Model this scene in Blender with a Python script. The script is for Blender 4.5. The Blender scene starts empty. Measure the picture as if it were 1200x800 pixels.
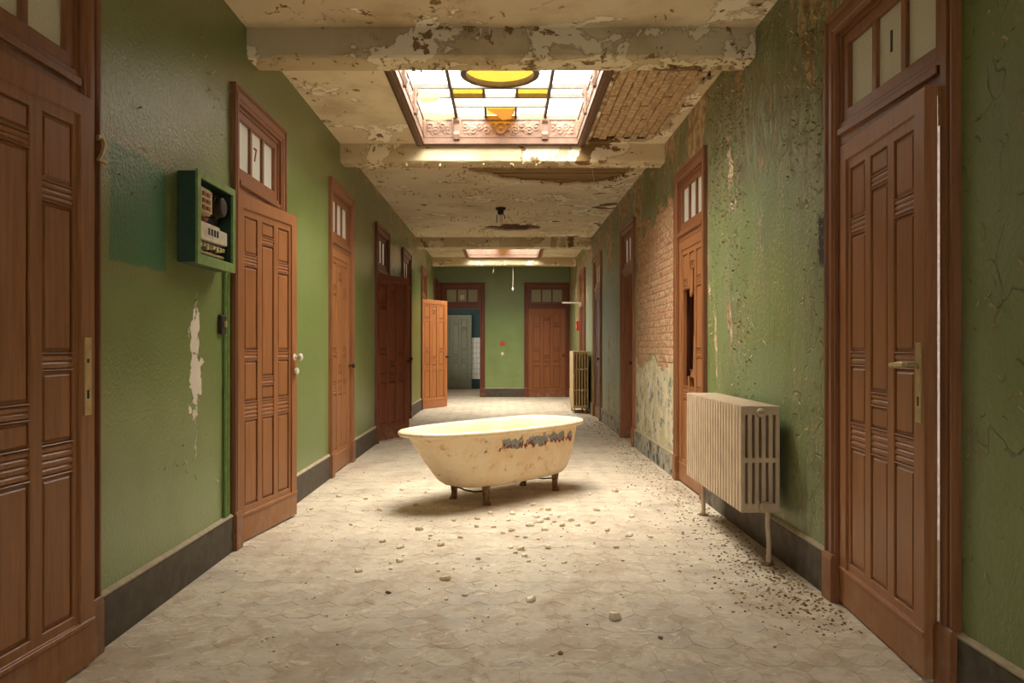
import bpy, bmesh, math, random
from mathutils import Vector, Matrix, noise as mnoise
R = math.radians
rnd = random.Random(7)
C = bpy.context.scene.collection
S = bpy.context.scene

# ---------------------------------------------------------------- camera, sky, light, exposure
CAMZ, FPX = 1.2, 933.0
cd = bpy.data.cameras.new('camera'); cam = bpy.data.objects.new('camera', cd); C.objects.link(cam)
cam.location = (0, 0, CAMZ); cam.rotation_euler = (R(90), 0, 0)
cd.sensor_width = 36; cd.lens = FPX / 1200 * 36; cd.shift_x = 8 / 1200; cd.shift_y = 7 / 1200
cd.clip_start = .05
S.camera = cam
w = bpy.data.worlds.new('overcast_sky'); S.world = w; w.use_nodes = True
wb = w.node_tree.nodes['Background']; wb.inputs[0].default_value = (.98, .99, 1.0, 1); wb.inputs[1].default_value = 8.0
S.view_settings.view_transform = 'Standard'; S.view_settings.look = 'None'
S.view_settings.gamma = 1; S.view_settings.use_curve_mapping = False
S.view_settings.exposure = -0.05
S.cycles.use_denoising = True
S.cycles.max_bounces = 10; S.cycles.diffuse_bounces = 6; S.cycles.transparent_max_bounces = 12
S.cycles.sample_clamp_indirect = 8.0

def daylight(name, x, y, sx, sy, power):          # overcast daylight falling through a roof light
    l = bpy.data.lights.new(name, 'AREA'); l.shape = 'RECTANGLE'; l.size = sx; l.size_y = sy
    l.energy = power; l.color = (1.0, .985, .955)
    o = bpy.data.objects.new(name, l); C.objects.link(o); o.location = (x, y, 4.3)
    return o
daylight('daylight_middle_skylight', -.043, 6.53, 1.9, 3.1, 900)
daylight('daylight_far_skylight', -.043, 16.25, 1.9, 3.2, 850)
daylight('added_rear_skylight_fill', -.043, -2.2, 1.9, 3.0, 330)  # fill for the foreground, through an added skylight behind the camera

# ---------------------------------------------------------------- dimensions
XL, XR, ZC = -1.62, 1.57, 3.20
Y0, Y1 = -5.0, 19.3
WT = .20                                          # wall thickness
ROOM = 3.2                                        # depth of the side rooms

# ---------------------------------------------------------------- materials
def lin(r, g, b):
    f = lambda v: v / 12.92 if v <= .04045 else ((v + .055) / 1.055) ** 2.4
    return (f(r / 255), f(g / 255), f(b / 255), 1)

class G:
    """small node-graph helper"""
    def __init__(s, name):
        s.m = bpy.data.materials.new(name); s.m.use_nodes = True
        s.t = s.m.node_tree; s.t.nodes.clear()
        s.out = s.t.nodes.new('ShaderNodeOutputMaterial')
    def node(s, t): return s.t.nodes.new(t)
    def put(s, sock, v):
        if isinstance(v, bpy.types.NodeSocket): s.t.links.new(v, sock)
        elif v is not None:
            if hasattr(sock.default_value, '__len__') and not hasattr(v, '__len__'): v = (v,) * len(sock.default_value)
            sock.default_value = v
    def pos(s): return s.node('ShaderNodeNewGeometry').outputs['Position']
    def obj(s): return s.node('ShaderNodeTexCoord').outputs['Object']
    def island(s): return s.node('ShaderNodeNewGeometry').outputs['Random Per Island']
    def orand(s): return s.node('ShaderNodeObjectInfo').outputs['Random']
    def xyz(s, v):
        n = s.node('ShaderNodeSeparateXYZ'); s.put(n.inputs[0], v); return n.outputs
    def scale(s, v, k):
        n = s.node('ShaderNodeVectorMath'); n.operation = 'MULTIPLY'; s.put(n.inputs[0], v); s.put(n.inputs[1], k); return n.outputs[0]
    def noise(s, v, sc, d=4, r=.55, dist=0):
        n = s.node('ShaderNodeTexNoise'); s.put(n.inputs['Vector'], v); n.inputs['Scale'].default_value = sc
        n.inputs['Detail'].default_value = d; n.inputs['Roughness'].default_value = r; n.inputs['Distortion'].default_value = dist
        return n.outputs['Fac']
    def vor(s, v, sc, feat='F1'):
        n = s.node('ShaderNodeTexVoronoi'); n.feature = feat; s.put(n.inputs['Vector'], v); n.inputs['Scale'].default_value = sc
        return n.outputs['Distance']
    def wave(s, v, sc, dist, axis='X'):
        n = s.node('ShaderNodeTexWave'); n.bands_direction = axis; s.put(n.inputs['Vector'], v); n.inputs['Scale'].default_value = sc
        n.inputs['Distortion'].default_value = dist; n.inputs['Detail'].default_value = 3
        return n.outputs['Fac']
    def ma(s, op, a, b=None, c=None, clamp=False):
        n = s.node('ShaderNodeMath'); n.operation = op; n.use_clamp = clamp
        s.put(n.inputs[0], a)
        if b is not None: s.put(n.inputs[1], b)
        if c is not None: s.put(n.inputs[2], c)
        return n.outputs[0]
    def ss(s, x, a, b, lo=0., hi=1.):
        n = s.node('ShaderNodeMapRange'); n.interpolation_type = 'SMOOTHSTEP'
        s.put(n.inputs[0], x); s.put(n.inputs[1], a); s.put(n.inputs[2], b); s.put(n.inputs[3], lo); s.put(n.inputs[4], hi)
        return n.outputs[0]
    def mix(s, f, a, b, mode='MIX'):
        n = s.node('ShaderNodeMix'); n.data_type = 'RGBA'; n.blend_type = mode
        s.put(n.inputs[0], f); s.put(n.inputs[6], a); s.put(n.inputs[7], b); return n.outputs[2]
    def bump(s, h, st=.4, d=.01, nrm=None):
        n = s.node('ShaderNodeBump'); s.put(n.inputs['Height'], h); n.inputs['Strength'].default_value = st
        n.inputs['Distance'].default_value = d
        if nrm is not None: s.put(n.inputs['Normal'], nrm)
        return n.outputs[0]
    def bsdf(s, col, rough=.6, nrm=None, metal=0., spec=.5):
        b = s.node('ShaderNodeBsdfPrincipled'); s.put(b.inputs['Base Color'], col); s.put(b.inputs['Roughness'], rough)
        s.put(b.inputs['Metallic'], metal); s.put(b.inputs['Specular IOR Level'], spec)
        if nrm is not None: s.put(b.inputs['Normal'], nrm)
        return b.outputs[0]
    def done(s, sh): s.t.links.new(sh, s.out.inputs[0]); return s.m
    def mixsh(s, f, a, b):
        n = s.node('ShaderNodeMixShader'); s.put(n.inputs[0], f); s.put(n.inputs[1], a); s.put(n.inputs[2], b); return n.outputs[0]

def band(g, v, a, b, soft):                       # 1 inside [a,b]
    return g.ma('MULTIPLY', g.ss(v, a - soft, a + soft), g.ss(v, b - soft, b + soft, 1., 0.))

def wall_paint(name, side):
    g = G(name); p = g.pos(); x, y, z = g.xyz(p)
    big = g.noise(p, .8, 3); med = g.noise(p, 3.0, 6, .6)
    green = g.mix(g.ss(big, .35, .65), lin(106, 124, 66), lin(122, 138, 82))
    green = g.mix(g.ss(med, .45, .75, 0, .35), green, lin(96, 108, 52))
    # darker, yellower green towards the ceiling
    high = g.ss(z, 1.9, 3.15)
    green = g.mix(g.ma('MULTIPLY', high, .55), green, lin(84, 92, 38))
    fine = g.noise(p, 60, 3, .6); streak = g.noise(g.scale(p, (1, 1, .28)), 14, 7, .7)
    chip = g.noise(p, 42, 5, .65); reg = g.noise(g.scale(p, (1, 1, .5)), 1.7, 4, .6)
    rag = g.noise(p, 11, 6, .65)
    if side == 'right':
        n1 = g.noise(g.scale(p, (1, 1, .45)), 2.3, 9, .62, .4)
        bias = g.ma('ADD', g.ma('MULTIPLY', g.ss(z, 1.7, 3.1), .11), g.ma('MULTIPLY', g.ss(z, .22, .75, 1, 0), .04))
        far = g.ma('MULTIPLY', g.ss(y, 4.6, 5.8), .035)
        m = g.ma('ADD', n1, g.ma('ADD', bias, far))
        peel = g.ss(m, .635, .645)
        green = g.mix(g.ss(y, 5.5, 10, 0, .35), green, lin(120, 128, 78))
        under = g.mix(g.ss(rag, .42, .58), lin(196, 172, 132), lin(150, 118, 78))
        # grey-brown weathering where the top coat has worn off in runs
        green = g.mix(g.ss(reg, .40, .62, .08, .5), green, lin(132, 140, 104))
        worn = g.ma('MULTIPLY', g.ss(streak, .47, .57), g.ss(g.ma('ADD', reg, g.ma('MULTIPLY', high, .24)), .50, .64))
        runs = g.noise(g.scale(p, (1, 1, .22)), 4.5, 4, .6)
        dots = g.ma('MULTIPLY', g.ss(chip, .52, .59), g.ma('MULTIPLY', g.ss(runs, .46, .60), g.ss(y, 2.6, 3.9, .25, 1)))
        col = g.mix(g.ma('MULTIPLY', worn, .65), green, g.mix(g.ss(rag, .45, .6), lin(134, 114, 70), lin(98, 88, 44)))
        col = g.mix(g.ma('MULTIPLY', dots, .7), col, lin(186, 164, 116))
        col = g.mix(peel, col, under)
        # limewashed remains under the bare bricks
        zone = g.ma('MULTIPLY', band(g, y, 7.25, 9.6, .08), g.ss(g.ma('ADD', z, g.ma('MULTIPLY', rag, .4)), 1.2, 1.34, 1, 0))
        lime = g.mix(g.ss(g.noise(p, 5, 6, .6), .45, .55), lin(208, 194, 164), lin(184, 174, 134))
        lime = g.mix(g.ss(g.noise(p, 8, 6, .7), .56, .6), lime, lin(110, 118, 112))
        col = g.mix(zone, col, lime)
        edge = g.ma('MAXIMUM', peel, zone)
        # patch where something stood, pale slashes of bare plaster, broken hole by the casing
        col = g.mix(g.ma('MULTIPLY', g.ma('MULTIPLY', band(g, y, 4.5, 5.45, .01), band(g, z, .3, 1.2, .008)), .5), col, lin(122, 142, 104))
        sl = g.ma('SUBTRACT', g.ma('ADD', y, g.ma('MULTIPLY', g.ma('SUBTRACT', rag, .5), .4)), g.ma('MULTIPLY_ADD', z, .2, 5.07))
        sl = g.ma('MULTIPLY', g.ss(g.ma('ABSOLUTE', sl), .045, .055, 1, 0), g.ma('MULTIPLY', band(g, z, 2.15, 2.68, .03), g.ss(g.noise(p, 8, 4), .42, .47)))
        col = g.mix(sl, col, lin(222, 196, 162)); edge = g.ma('MAXIMUM', edge, sl)
        gy = g.ma('ADD', y, g.ma('MULTIPLY', g.ma('SUBTRACT', rag, .5), .16)); gz = g.ma('ADD', z, g.ma('MULTIPLY', g.ma('SUBTRACT', chip, .5), .2))
        hole = g.ma('MULTIPLY', band(g, gy, 3.8, 3.995, .006), band(g, gz, 1.60, 1.85, .01))
        col = g.mix(hole, col, lin(46, 34, 24)); edge = g.ma('MAXIMUM', edge, hole)
        wob = g.node('ShaderNodeVectorMath'); wob.operation = 'MULTIPLY_ADD'; nz = g.node('ShaderNodeTexNoise'); nz.inputs['Scale'].default_value = 5; g.put(nz.inputs['Vector'], p)
        g.put(wob.inputs[0], nz.outputs['Color']); g.put(wob.inputs[1], (.22, .22, .22)); g.put(wob.inputs[2], g.scale(p, (1, 1, .6)))
        crack = g.ma('MULTIPLY', g.ss(g.vor(wob.outputs[0], 4.5, 'DISTANCE_TO_EDGE'), .006, .022, 1, 0), g.ma('MULTIPLY', g.ss(g.noise(p, 1.6, 3), .47, .54), g.ss(y, 2.4, 6.5, 1, .3)))
        col = g.mix(g.ma('MULTIPLY', crack, .6), col, lin(84, 84, 40))
        h = g.ma('ADD', g.ma('MULTIPLY', g.ma('MAXIMUM', edge, crack), -1.0), g.ma('ADD', g.ma('MULTIPLY', chip, .55), g.ma('MULTIPLY', worn, .6)))
        rough = g.ss(edge, 0, 1, .42, .85)
    else:
        n1 = g.noise(p, 2.6, 9, .62, .3)
        m = g.ma('ADD', n1, g.ma('ADD', g.ma('MULTIPLY', g.ss(z, 2.2, 3.2), .06), g.ma('MULTIPLY', g.ss(y, 8.0, 9.2), g.ma('MULTIPLY', g.ss(z, 2.3, 2.9), .09))))
        peel = g.ss(m, .70, .71) if side == 'left' else g.ss(m, .92, .93)
        # unfaded rectangle where a board once hung
        ry = g.ma('ADD', y, g.ma('MULTIPLY', g.ma('SUBTRACT', rag, .5), .05)); rz = g.ma('ADD', z, g.ma('MULTIPLY', g.ma('SUBTRACT', rag, .5), .06))
        board = g.ma('MULTIPLY', band(g, ry, 3.26, 3.80, .006), band(g, rz, 1.56, 2.05, .006))
        halo = g.ma('MULTIPLY', band(g, ry, 3.22, 3.86, .01), band(g, rz, 1.50, 2.12, .01))
        col = g.mix(g.ma('MULTIPLY', halo, .45), green, lin(128, 122, 76))
        col = g.mix(board, col, lin(58, 112, 72))
        # long strip of bare white plaster
        cy = g.ma('ADD', y, g.ma('MULTIPLY', g.ma('SUBTRACT', rag, .5), .30))
        wdt = g.ma('MULTIPLY', g.ss(z, .70, 1.0, .008, .055), g.ss(z, 1.3, 1.47, 1, .2))
        wdt = g.ma('MULTIPLY', wdt, g.ss(g.noise(p, 7, 3), .35, .55, .25, 1.3))
        strip = g.ss(g.ma('SUBTRACT', g.ma('ABSOLUTE', g.ma('SUBTRACT', cy, 4.17)), wdt), -.006, .004, 1, 0)
        strip = g.ma('MULTIPLY', strip, band(g, z, .62, 1.48, .03))
        peel = g.ma('MAXIMUM', peel, strip)
        dots = g.ma('MULTIPLY', g.ss(chip, .64, .68), g.ss(reg, .5, .65))
        col = g.mix(g.ma('MULTIPLY', dots, .5), col, lin(150, 132, 84))
        col = g.mix(peel, col, g.mix(strip, lin(190, 170, 128), lin(216, 204, 186)))
        h = g.ma('ADD', g.ma('MULTIPLY', peel, -1.0), g.ma('MULTIPLY', g.ma('ADD', chip, dots), .28))
        rough = g.ss(peel, 0, 1, .28, .85)
    n = g.bump(fine, .40, .007); n = g.bump(h, .8 if side == 'right' else .6, .012 if side == 'right' else .009, n)
    return g.done(g.bsdf(col, rough, n, 0, .75))

def ceiling_paint(name, a, b, c, thr=.55):
    g = G(name); p = g.pos(); x, y, z = g.xyz(p)
    n1 = g.noise(p, 2.0, 9, .62, .5); n2 = g.noise(p, 6.5, 8, .65, .3); big = g.noise(p, .7, 3)
    col = g.mix(g.ss(big, .35, .65), a, b)
    col = g.mix(g.ss(g.noise(p, 1.3, 5, .6), .5, .72, 0, .5), col, lin(150, 122, 78))
    right = g.ss(x, -.6, 1.5, 0, .06)
    m = g.ma('ADD', n1, right)
    peel = g.ss(m, thr + .04, thr + .05)
    peel2 = g.ss(g.ma('ADD', n2, g.ma('MULTIPLY', n1, .3)), .78, .79)
    col = g.mix(peel, col, c)
    col = g.mix(peel2, col, lin(138, 112, 70))
    col = g.mix(g.ss(g.ma('ADD', n1, right), thr + .12, thr + .13), col, lin(128, 100, 62))
    edge = g.ma('MULTIPLY', band(g, m, thr + .028, thr + .045, .006), .3)
    col = g.mix(edge, col, lin(112, 84, 48))
    h = g.ma('ADD', g.ma('MULTIPLY', peel, -1), g.ma('ADD', g.ma('MULTIPLY', peel2, -.7), g.ma('MULTIPLY', g.noise(p, 30, 4), .25)))
    return g.done(g.bsdf(col, .8, g.bump(h, .6, .008), 0, .25))

def wood(name, a, b, gloss=.38, along=2):
    g = G(name); p = g.obj(); r = g.orand()
    k = [16, 16, 16]; k[along] = .9
    off = g.node('ShaderNodeVectorMath'); off.operation = 'ADD'; g.put(off.inputs[0], p)
    cmb = g.node('ShaderNodeCombineXYZ'); g.put(cmb.inputs[0], g.ma('MULTIPLY', r, 7)); g.put(cmb.inputs[2], g.ma('MULTIPLY', r, 13))
    g.put(off.inputs[1], cmb.outputs[0]); q = off.outputs[0]
    grain = g.noise(g.scale(q, tuple(k)), 3, 6, .6, .6); fine = g.noise(g.scale(q, tuple(v * 5 for v in k)), 4, 3, .6)
    col = g.mix(g.ss(grain, .3, .7), a, b)
    col = g.mix(g.ss(fine, .5, .8, 0, .35), col, lin(74, 40, 18))
    col = g.mix(g.ma('MULTIPLY', g.ma('SUBTRACT', r, .5, clamp=True), .22), col, lin(96, 54, 26))
    wz = g.xyz(g.pos())[2]
    dust = g.ma('MULTIPLY', g.ss(wz, 0, .35, 1, 0), g.ss(g.noise(g.pos(), 9, 5, .6), .45, .7))
    col = g.mix(g.ma('MULTIPLY', dust, .5), col, lin(160, 135, 105))
    return g.done(g.bsdf(col, g.ss(grain, .3, .8, gloss, gloss + .15), g.bump(g.ma('ADD', grain, fine), .08, .003), 0, .45))

def plain(name, col, rough=.6, metal=0., var=.12, bump=.15, sc=25, spec=.4):
    g = G(name); p = g.pos(); n = g.noise(p, sc, 5, .6)
    d = tuple(v * (1 - 2.2 * var) for v in col[:3]) + (1,)
    return g.done(g.bsdf(g.mix(g.ss(n, .3, .7), d, col), rough, g.bump(n, bump, .004), metal, spec))

def stone_bits(name, a, b, rough=.9):
    g = G(name); p = g.pos()
    f = g.ma('FRACT', g.ma('ADD', g.island(), g.orand()))
    col = g.mix(f, a, b); n = g.noise(p, 60, 5, .6)
    col = g.mix(g.ss(n, .4, .7, 0, .35), col, lin(150, 125, 92))
    return g.done(g.bsdf(col, rough, g.bump(n, .3, .004), 0, .2))

def floor_tile(name, base, dirt):
    g = G(name); p = g.pos(); x, y, z = g.xyz(p)
    f = g.ma('FRACT', g.ma('ADD', g.island(), g.orand()))
    col = g.mix(f, base, tuple(v * .86 for v in base[:3]) + (1,))
    n = g.noise(p, 2.2, 8, .65, .4); m = g.noise(p, 9, 8, .7, .6); fine = g.noise(p, 60, 4, .6)
    dust = g.ss(g.ma('ADD', g.ma('MULTIPLY', n, .5), g.ma('MULTIPLY', m, .5)), .36, .56)
    near = g.ss(y, 3.0, 6.0, .78, .97)
    col = g.mix(g.ma('MULTIPLY', dust, near), col, dirt)
    far = g.ss(y, 3.5, 6.5, 1, .45)
    col = g.mix(g.ma('MULTIPLY', g.ss(m, .46, .64, 0, .55), far), col, lin(146, 124, 100))
    col = g.mix(g.ma('MULTIPLY', g.ss(g.noise(p, 1.3, 7, .7, 1.4), .46, .62, 0, .5), far), col, lin(154, 130, 106))
    col = g.mix(g.ss(g.noise(g.scale(p, (1, 1.6, 1)), 5, 7, .75, 2.0), .56, .62, 0, .45), col, lin(222, 208, 182))
    col = g.mix(g.ss(g.noise(p, 18, 6, .75), .58, .66, 0, .45), col, lin(132, 110, 88))
    col = g.mix(g.ss(g.noise(p, 30, 6, .7), .62, .7, 0, .5), col, lin(226, 212, 186))
    h = g.ma('ADD', g.ma('MULTIPLY', m, .7), g.ma('MULTIPLY', fine, .3))
    return g.done(g.bsdf(col, g.ss(dust, 0, 1, .55, .85), g.bump(h, .28, .006), 0, .3))

def tub_enamel(name):
    g = G(name); p = g.obj(); x, y, z = g.xyz(p)
    n = g.noise(p, 3.0, 6, .6); m = g.noise(p, 14, 7, .7); f = g.noise(p, 45, 4, .6)
    col = g.mix(g.ss(n, .35, .65), lin(236, 208, 166), lin(244, 224, 190))
    col = g.mix(g.ss(m, .52, .66, 0, .55), col, lin(208, 164, 98))
    rust = g.ma('MULTIPLY', g.ss(m, .6, .68), g.ss(g.noise(p, 5, 4), .5, .6))
    col = g.mix(rust, col, lin(170, 112, 58))
    # chipped strip below the rim on the near flank
    rag = g.ma('MULTIPLY', g.ma('SUBTRACT', g.noise(g.scale(p, (1, 1, .25)), 22, 5, .7), .5), .16)
    top = g.noise(g.scale(p, (1, 1, .6)), 6, 5, .6)
    flank = g.ma('MULTIPLY', g.ss(y, -.24, -.27), band(g, x, -.60, .56, .02))
    ez = g.ma('ADD', z, rag)
    gap = g.ss(top, .47, .50)
    chip = g.ma('MULTIPLY', g.ma('MULTIPLY', flank, gap), band(g, ez, .43, .505, .003))
    red = g.ma('MULTIPLY', chip, g.ss(g.ma('ADD', ez, g.ma('MULTIPLY', g.ma('SUBTRACT', top, .5), .25)), .462, .468, 1, 0))
    col = g.mix(chip, col, g.mix(g.ss(f, .4, .6), lin(150, 158, 156), lin(122, 128, 128)))
    col = g.mix(red, col, g.mix(g.ss(f, .4, .6), lin(140, 58, 42), lin(112, 40, 30)))
    rimchip = g.ma('MULTIPLY', g.ss(m, .63, .66), g.ss(z, .535, .55))
    col = g.mix(rimchip, col, lin(250, 246, 236))
    rough = g.ss(z, .5, .56, .55, .32)
    h = g.ma('ADD', g.ma('MULTIPLY', chip, -1), g.ma('MULTIPLY', f, .2))
    return g.done(g.bsdf(col, rough, g.bump(h, .4, .004), 0, .5))

def frosted(name, tint, trans, rough=.35, see=.0):
    g = G(name); p = g.pos(); n = g.vor(p, 110)
    nrm = g.bump(n, .5, .004)
    d = g.bsdf(tint, rough, nrm, 0, .5)
    t = g.node('ShaderNodeBsdfTranslucent'); t.inputs[0].default_value = tint
    sh = g.mixsh(trans, d, t.outputs[0])
    if see:
        q = g.node('ShaderNodeBsdfTransparent'); q.inputs[0].default_value = tint
        sh = g.mixsh(see, sh, q.outputs[0])
    return g.done(sh)

def roof_glass(name, tint, dirty=.25):
    g = G(name); p = g.pos(); n = g.noise(p, 5, 5, .6)
    q = g.node('ShaderNodeBsdfTransparent'); g.put(q.inputs[0], g.mix(g.ss(n, .4, .8, 0, dirty), tint, tuple(v * .7 for v in tint[:3]) + (1,)))
    d = g.bsdf(lin(225, 220, 205), .3)
    return g.done(g.mixsh(.06, q.outputs[0], d))

def bricks_mat(name, a, b, pale):
    g = G(name); p = g.pos(); r = g.orand(); n = g.noise(p, 22, 6, .65)
    col = g.mix(r, a, b)
    col = g.mix(g.ss(n, .44, .62), col, pale)
    return g.done(g.bsdf(col, .9, g.bump(n, .5, .006), 0, .2))

M = {}
M['wall_left'] = wall_paint('green_gloss_paint', 'left')
M['wall_back'] = wall_paint('end_wall_green_paint', 'back')
M['wall_right'] = wall_paint('peeling_green_paint', 'right')
M['ceil'] = ceiling_paint('flaking_cream_ceiling', lin(228, 214, 186), lin(214, 196, 164), lin(240, 230, 210))
M['beam'] = ceiling_paint('flaking_cream_beam', lin(208, 192, 158), lin(190, 172, 136), lin(224, 210, 180), .53)
M['wood'] = wood('varnished_brown_wood', lin(135, 86, 48), lin(162, 107, 64))
M['wood_trim'] = wood('brown_trim_wood', lin(118, 72, 42), lin(146, 94, 58))
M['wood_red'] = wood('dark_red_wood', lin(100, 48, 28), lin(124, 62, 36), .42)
M['wood_orange'] = wood('orange_wood', lin(170, 106, 58), lin(190, 124, 74))
M['wood_end'] = wood('brown_end_door_wood', lin(122, 70, 36), lin(142, 84, 46))
M['wood_pale'] = wood('bare_weathered_wood', lin(150, 112, 76), lin(176, 138, 100), .7)
M['wood_dark'] = wood('dark_end_door_wood', lin(88, 44, 26), lin(112, 58, 34))
M['grey_door'] = plain('grey_green_door_paint', lin(124, 122, 96), .5)
M['base'] = plain('dark_grey_skirting', lin(84, 75, 62), .6, 0, .2, .3, 14)
def chipped(name):
    g = G(name); p = g.pos(); y = g.xyz(p)[1]; n = g.noise(p, 7, 7, .7)
    col = g.mix(g.ss(g.noise(p, 14, 5), .3, .7), lin(62, 54, 44), lin(88, 80, 68))
    f = g.ma('MULTIPLY', g.ss(n, .42, .5), g.ss(y, 5.5, 7.0))
    return g.done(g.bsdf(g.mix(f, col, g.mix(g.ss(g.noise(p, 5, 4), .45, .55), lin(150, 152, 140), lin(176, 164, 136))), .7, g.bump(n, .4, .006)))
M['base_right'] = chipped('chipped_skirting')
M['cap'] = plain('dusty_pale_ledge', lin(168, 152, 124), .85)
M['grout'] = plain('grout_and_dust', lin(184, 164, 134), .95)
M['tile'] = floor_tile('dusty_floor_tile', lin(170, 156, 138), lin(200, 187, 164))
M['dot'] = floor_tile('grey_floor_tile', lin(158, 144, 124), lin(198, 182, 156))
M['tub'] = tub_enamel('yellowed_enamel')
M['foot'] = plain('rusty_cast_iron', lin(150, 112, 76), .7, 0, .35, .5, 40)
M['iron'] = plain('dark_iron', lin(60, 46, 36), .6, .4)
M['rad'] = plain('cream_radiator_paint', lin(208, 184, 154), .5, 0, .10, .15, 9)
M['rad_y'] = plain('yellow_cream_radiator_paint', lin(228, 198, 146), .5, 0, .12, .15, 9)
M['brass'] = plain('aged_cream_metal', lin(196, 172, 122), .4, .3)
M['white'] = plain('white_porcelain', lin(222, 212, 192), .3)
M['black'] = plain('black_void', lin(22, 18, 16), .8)
M['dark'] = plain('dark_slate', lin(58, 60, 58), .6)
M['box_dark'] = plain('dark_green_box', lin(34, 62, 42), .4)
M['box_green'] = plain('light_green_frame', lin(128, 158, 88), .45)
M['beige'] = plain('beige_bakelite', lin(200, 178, 132), .5)
M['copper'] = plain('rusty_copper', lin(140, 74, 40), .5, .4)
M['red'] = plain('red_plastic', lin(196, 44, 36), .45)
M['brick'] = bricks_mat('old_red_brick', lin(178, 122, 94), lin(160, 116, 86), lin(200, 176, 140))
M['brick_ceiling'] = bricks_mat('dusty_hollow_tile', lin(186, 154, 120), lin(166, 136, 104), lin(206, 184, 150))
M['mortar'] = plain('lime_mortar', lin(198, 176, 138), .95, 0, .2, .5, 30)
M['lath'] = wood('grey_brown_lath', lin(134, 104, 66), lin(166, 134, 90), .8, 0)
M['deck'] = plain('sooty_deck', lin(92, 70, 46), .95)
M['burnt'] = plain('rust_stained_board', lin(96, 44, 24), .9, 0, .3)
M['carved'] = plain('carved_pinkish_wood', lin(112, 82, 62), .6, 0, .12, .2, 18)
M['frame_light'] = plain('grey_brown_glazing_bar', lin(88, 78, 66), .6)
M['roof_white'] = roof_glass('clear_roof_glass', (.95, .95, .93, 1))
M['roof_amber'] = roof_glass('amber_roof_glass', (.50, .37, .12, 1), .3)
M['film'] = frosted('torn_dirty_film', lin(214, 196, 164), .5, .6)
M['glass_dull'] = frosted('obscure_glass_dull', lin(206, 200, 176), .4, .25)
M['glass_pale'] = frosted('obscure_glass_pale', lin(228, 226, 214), .55, .3)
M['glass_grey'] = frosted('obscure_glass_grey', lin(160, 158, 132), .4, .3)
M['chip'] = stone_bits('plaster_chip', lin(236, 224, 200), lin(206, 186, 152))
M['chip_dark'] = stone_bits('dark_chip', lin(120, 104, 84), lin(74, 62, 50))
M['flake'] = stone_bits('paint_flake', lin(92, 104, 48), lin(196, 176, 132), .7)
M['flake_cream'] = stone_bits('cream_paint_flake', lin(214, 194, 152), lin(168, 140, 94), .8)
M['litter'] = stone_bits('brown_litter', lin(186, 160, 122), lin(100, 82, 58))
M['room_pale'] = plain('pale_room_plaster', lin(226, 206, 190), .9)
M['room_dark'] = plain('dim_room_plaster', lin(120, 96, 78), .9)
M['wall_tile'] = plain('white_wall_tile', lin(208, 204, 186), .3)
M['teal'] = plain('dark_teal_paint', lin(36, 62, 58), .5)
M['number'] = plain('worn_red_numeral', lin(150, 60, 40), .6)
M['number_dark'] = plain('dark_numeral', lin(60, 40, 26), .6)

# ---------------------------------------------------------------- mesh helpers
class MB:
    def __init__(s): s.v, s.f, s.k = [], [], {}
    def vert(s, p, merge=True):
        key = (round(p[0], 5), round(p[1], 5), round(p[2], 5))
        if merge and key in s.k: return s.k[key]
        s.v.append(tuple(p)); s.k[key] = len(s.v) - 1; return len(s.v) - 1
    def quad(s, *ps): 
        ids = [s.vert(p) for p in ps]
        if len(set(ids)) >= 3: s.f.append([i for n, i in enumerate(ids) if i != ids[n - 1]])
    def box(s, x0, x1, y0, y1, z0, z1):
        b = len(s.v)
        s.v += [(x0, y0, z0), (x1, y0, z0), (x1, y1, z0), (x0, y1, z0), (x0, y0, z1), (x1, y0, z1), (x1, y1, z1), (x0, y1, z1)]
        s.f += [[b + i for i in q] for q in ((0, 3, 2, 1), (4, 5, 6, 7), (0, 1, 5, 4), (1, 2, 6, 5), (2, 3, 7, 6), (3, 0, 4, 7))]
        return s
    def hull(s, pts8):
        b = len(s.v); s.v += [tuple(p) for p in pts8]
        s.f += [[b + i for i in q] for q in ((0, 3, 2, 1), (4, 5, 6, 7), (0, 1, 5, 4), (1, 2, 6, 5), (2, 3, 7, 6), (3, 0, 4, 7))]
        return s
    def rings(s, rings, closed=True, cap0=True, cap1=True):
        b = len(s.v); n = len(rings[0])
        for r in rings: s.v += [tuple(p) for p in r]
        for i in range(len(rings) - 1):
            for j in range(n if closed else n - 1):
                k = (j + 1) % n
                s.f.append([b + i * n + j, b + i * n + k, b + (i + 1) * n + k, b + (i + 1) * n + j])
        if cap0: s.f.append([b + j for j in range(n)][::-1])
        if cap1: s.f.append([b + (len(rings) - 1) * n + j for j in range(n)])
        return s
    def tube(s, pts, r, n=8):
        pts = [Vector(p) for p in pts]; rr = []
        up = Vector((0, 0, 1))
        for i, p in enumerate(pts):
            d = (pts[min(i + 1, len(pts) - 1)] - pts[max(i - 1, 0)]).normalized()
            a = d.cross(up if abs(d.z) < .9 else Vector((1, 0, 0))).normalized(); b = d.cross(a)
            ra = r[i] if isinstance(r, (list, tuple)) else r
            rr.append([p + (a * math.cos(t) + b * math.sin(t)) * ra for t in [2 * math.pi * k / n for k in range(n)]])
        return s.rings(rr)
    def mesh(s, name, mat, bevel=0, seg=1, smooth=False, angle=40):
        me = bpy.data.meshes.new(name); me.from_pydata(s.v, [], s.f); me.materials.append(mat)
        bm = bmesh.new(); bm.from_mesh(me)
        bmesh.ops.recalc_face_normals(bm, faces=bm.faces)
        if bevel:
            es = [e for e in bm.edges if len(e.link_faces) == 2 and e.calc_face_angle(0) > R(30)]
            bmesh.ops.bevel(bm, geom=es, offset=bevel, segments=seg, affect='EDGES', clamp_overlap=True)
        bm.to_mesh(me); bm.free()
        if smooth:
            me.polygons.foreach_set('use_smooth', [True] * len(me.polygons))
            me.set_sharp_from_angle(angle=R(angle))
        return me

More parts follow.
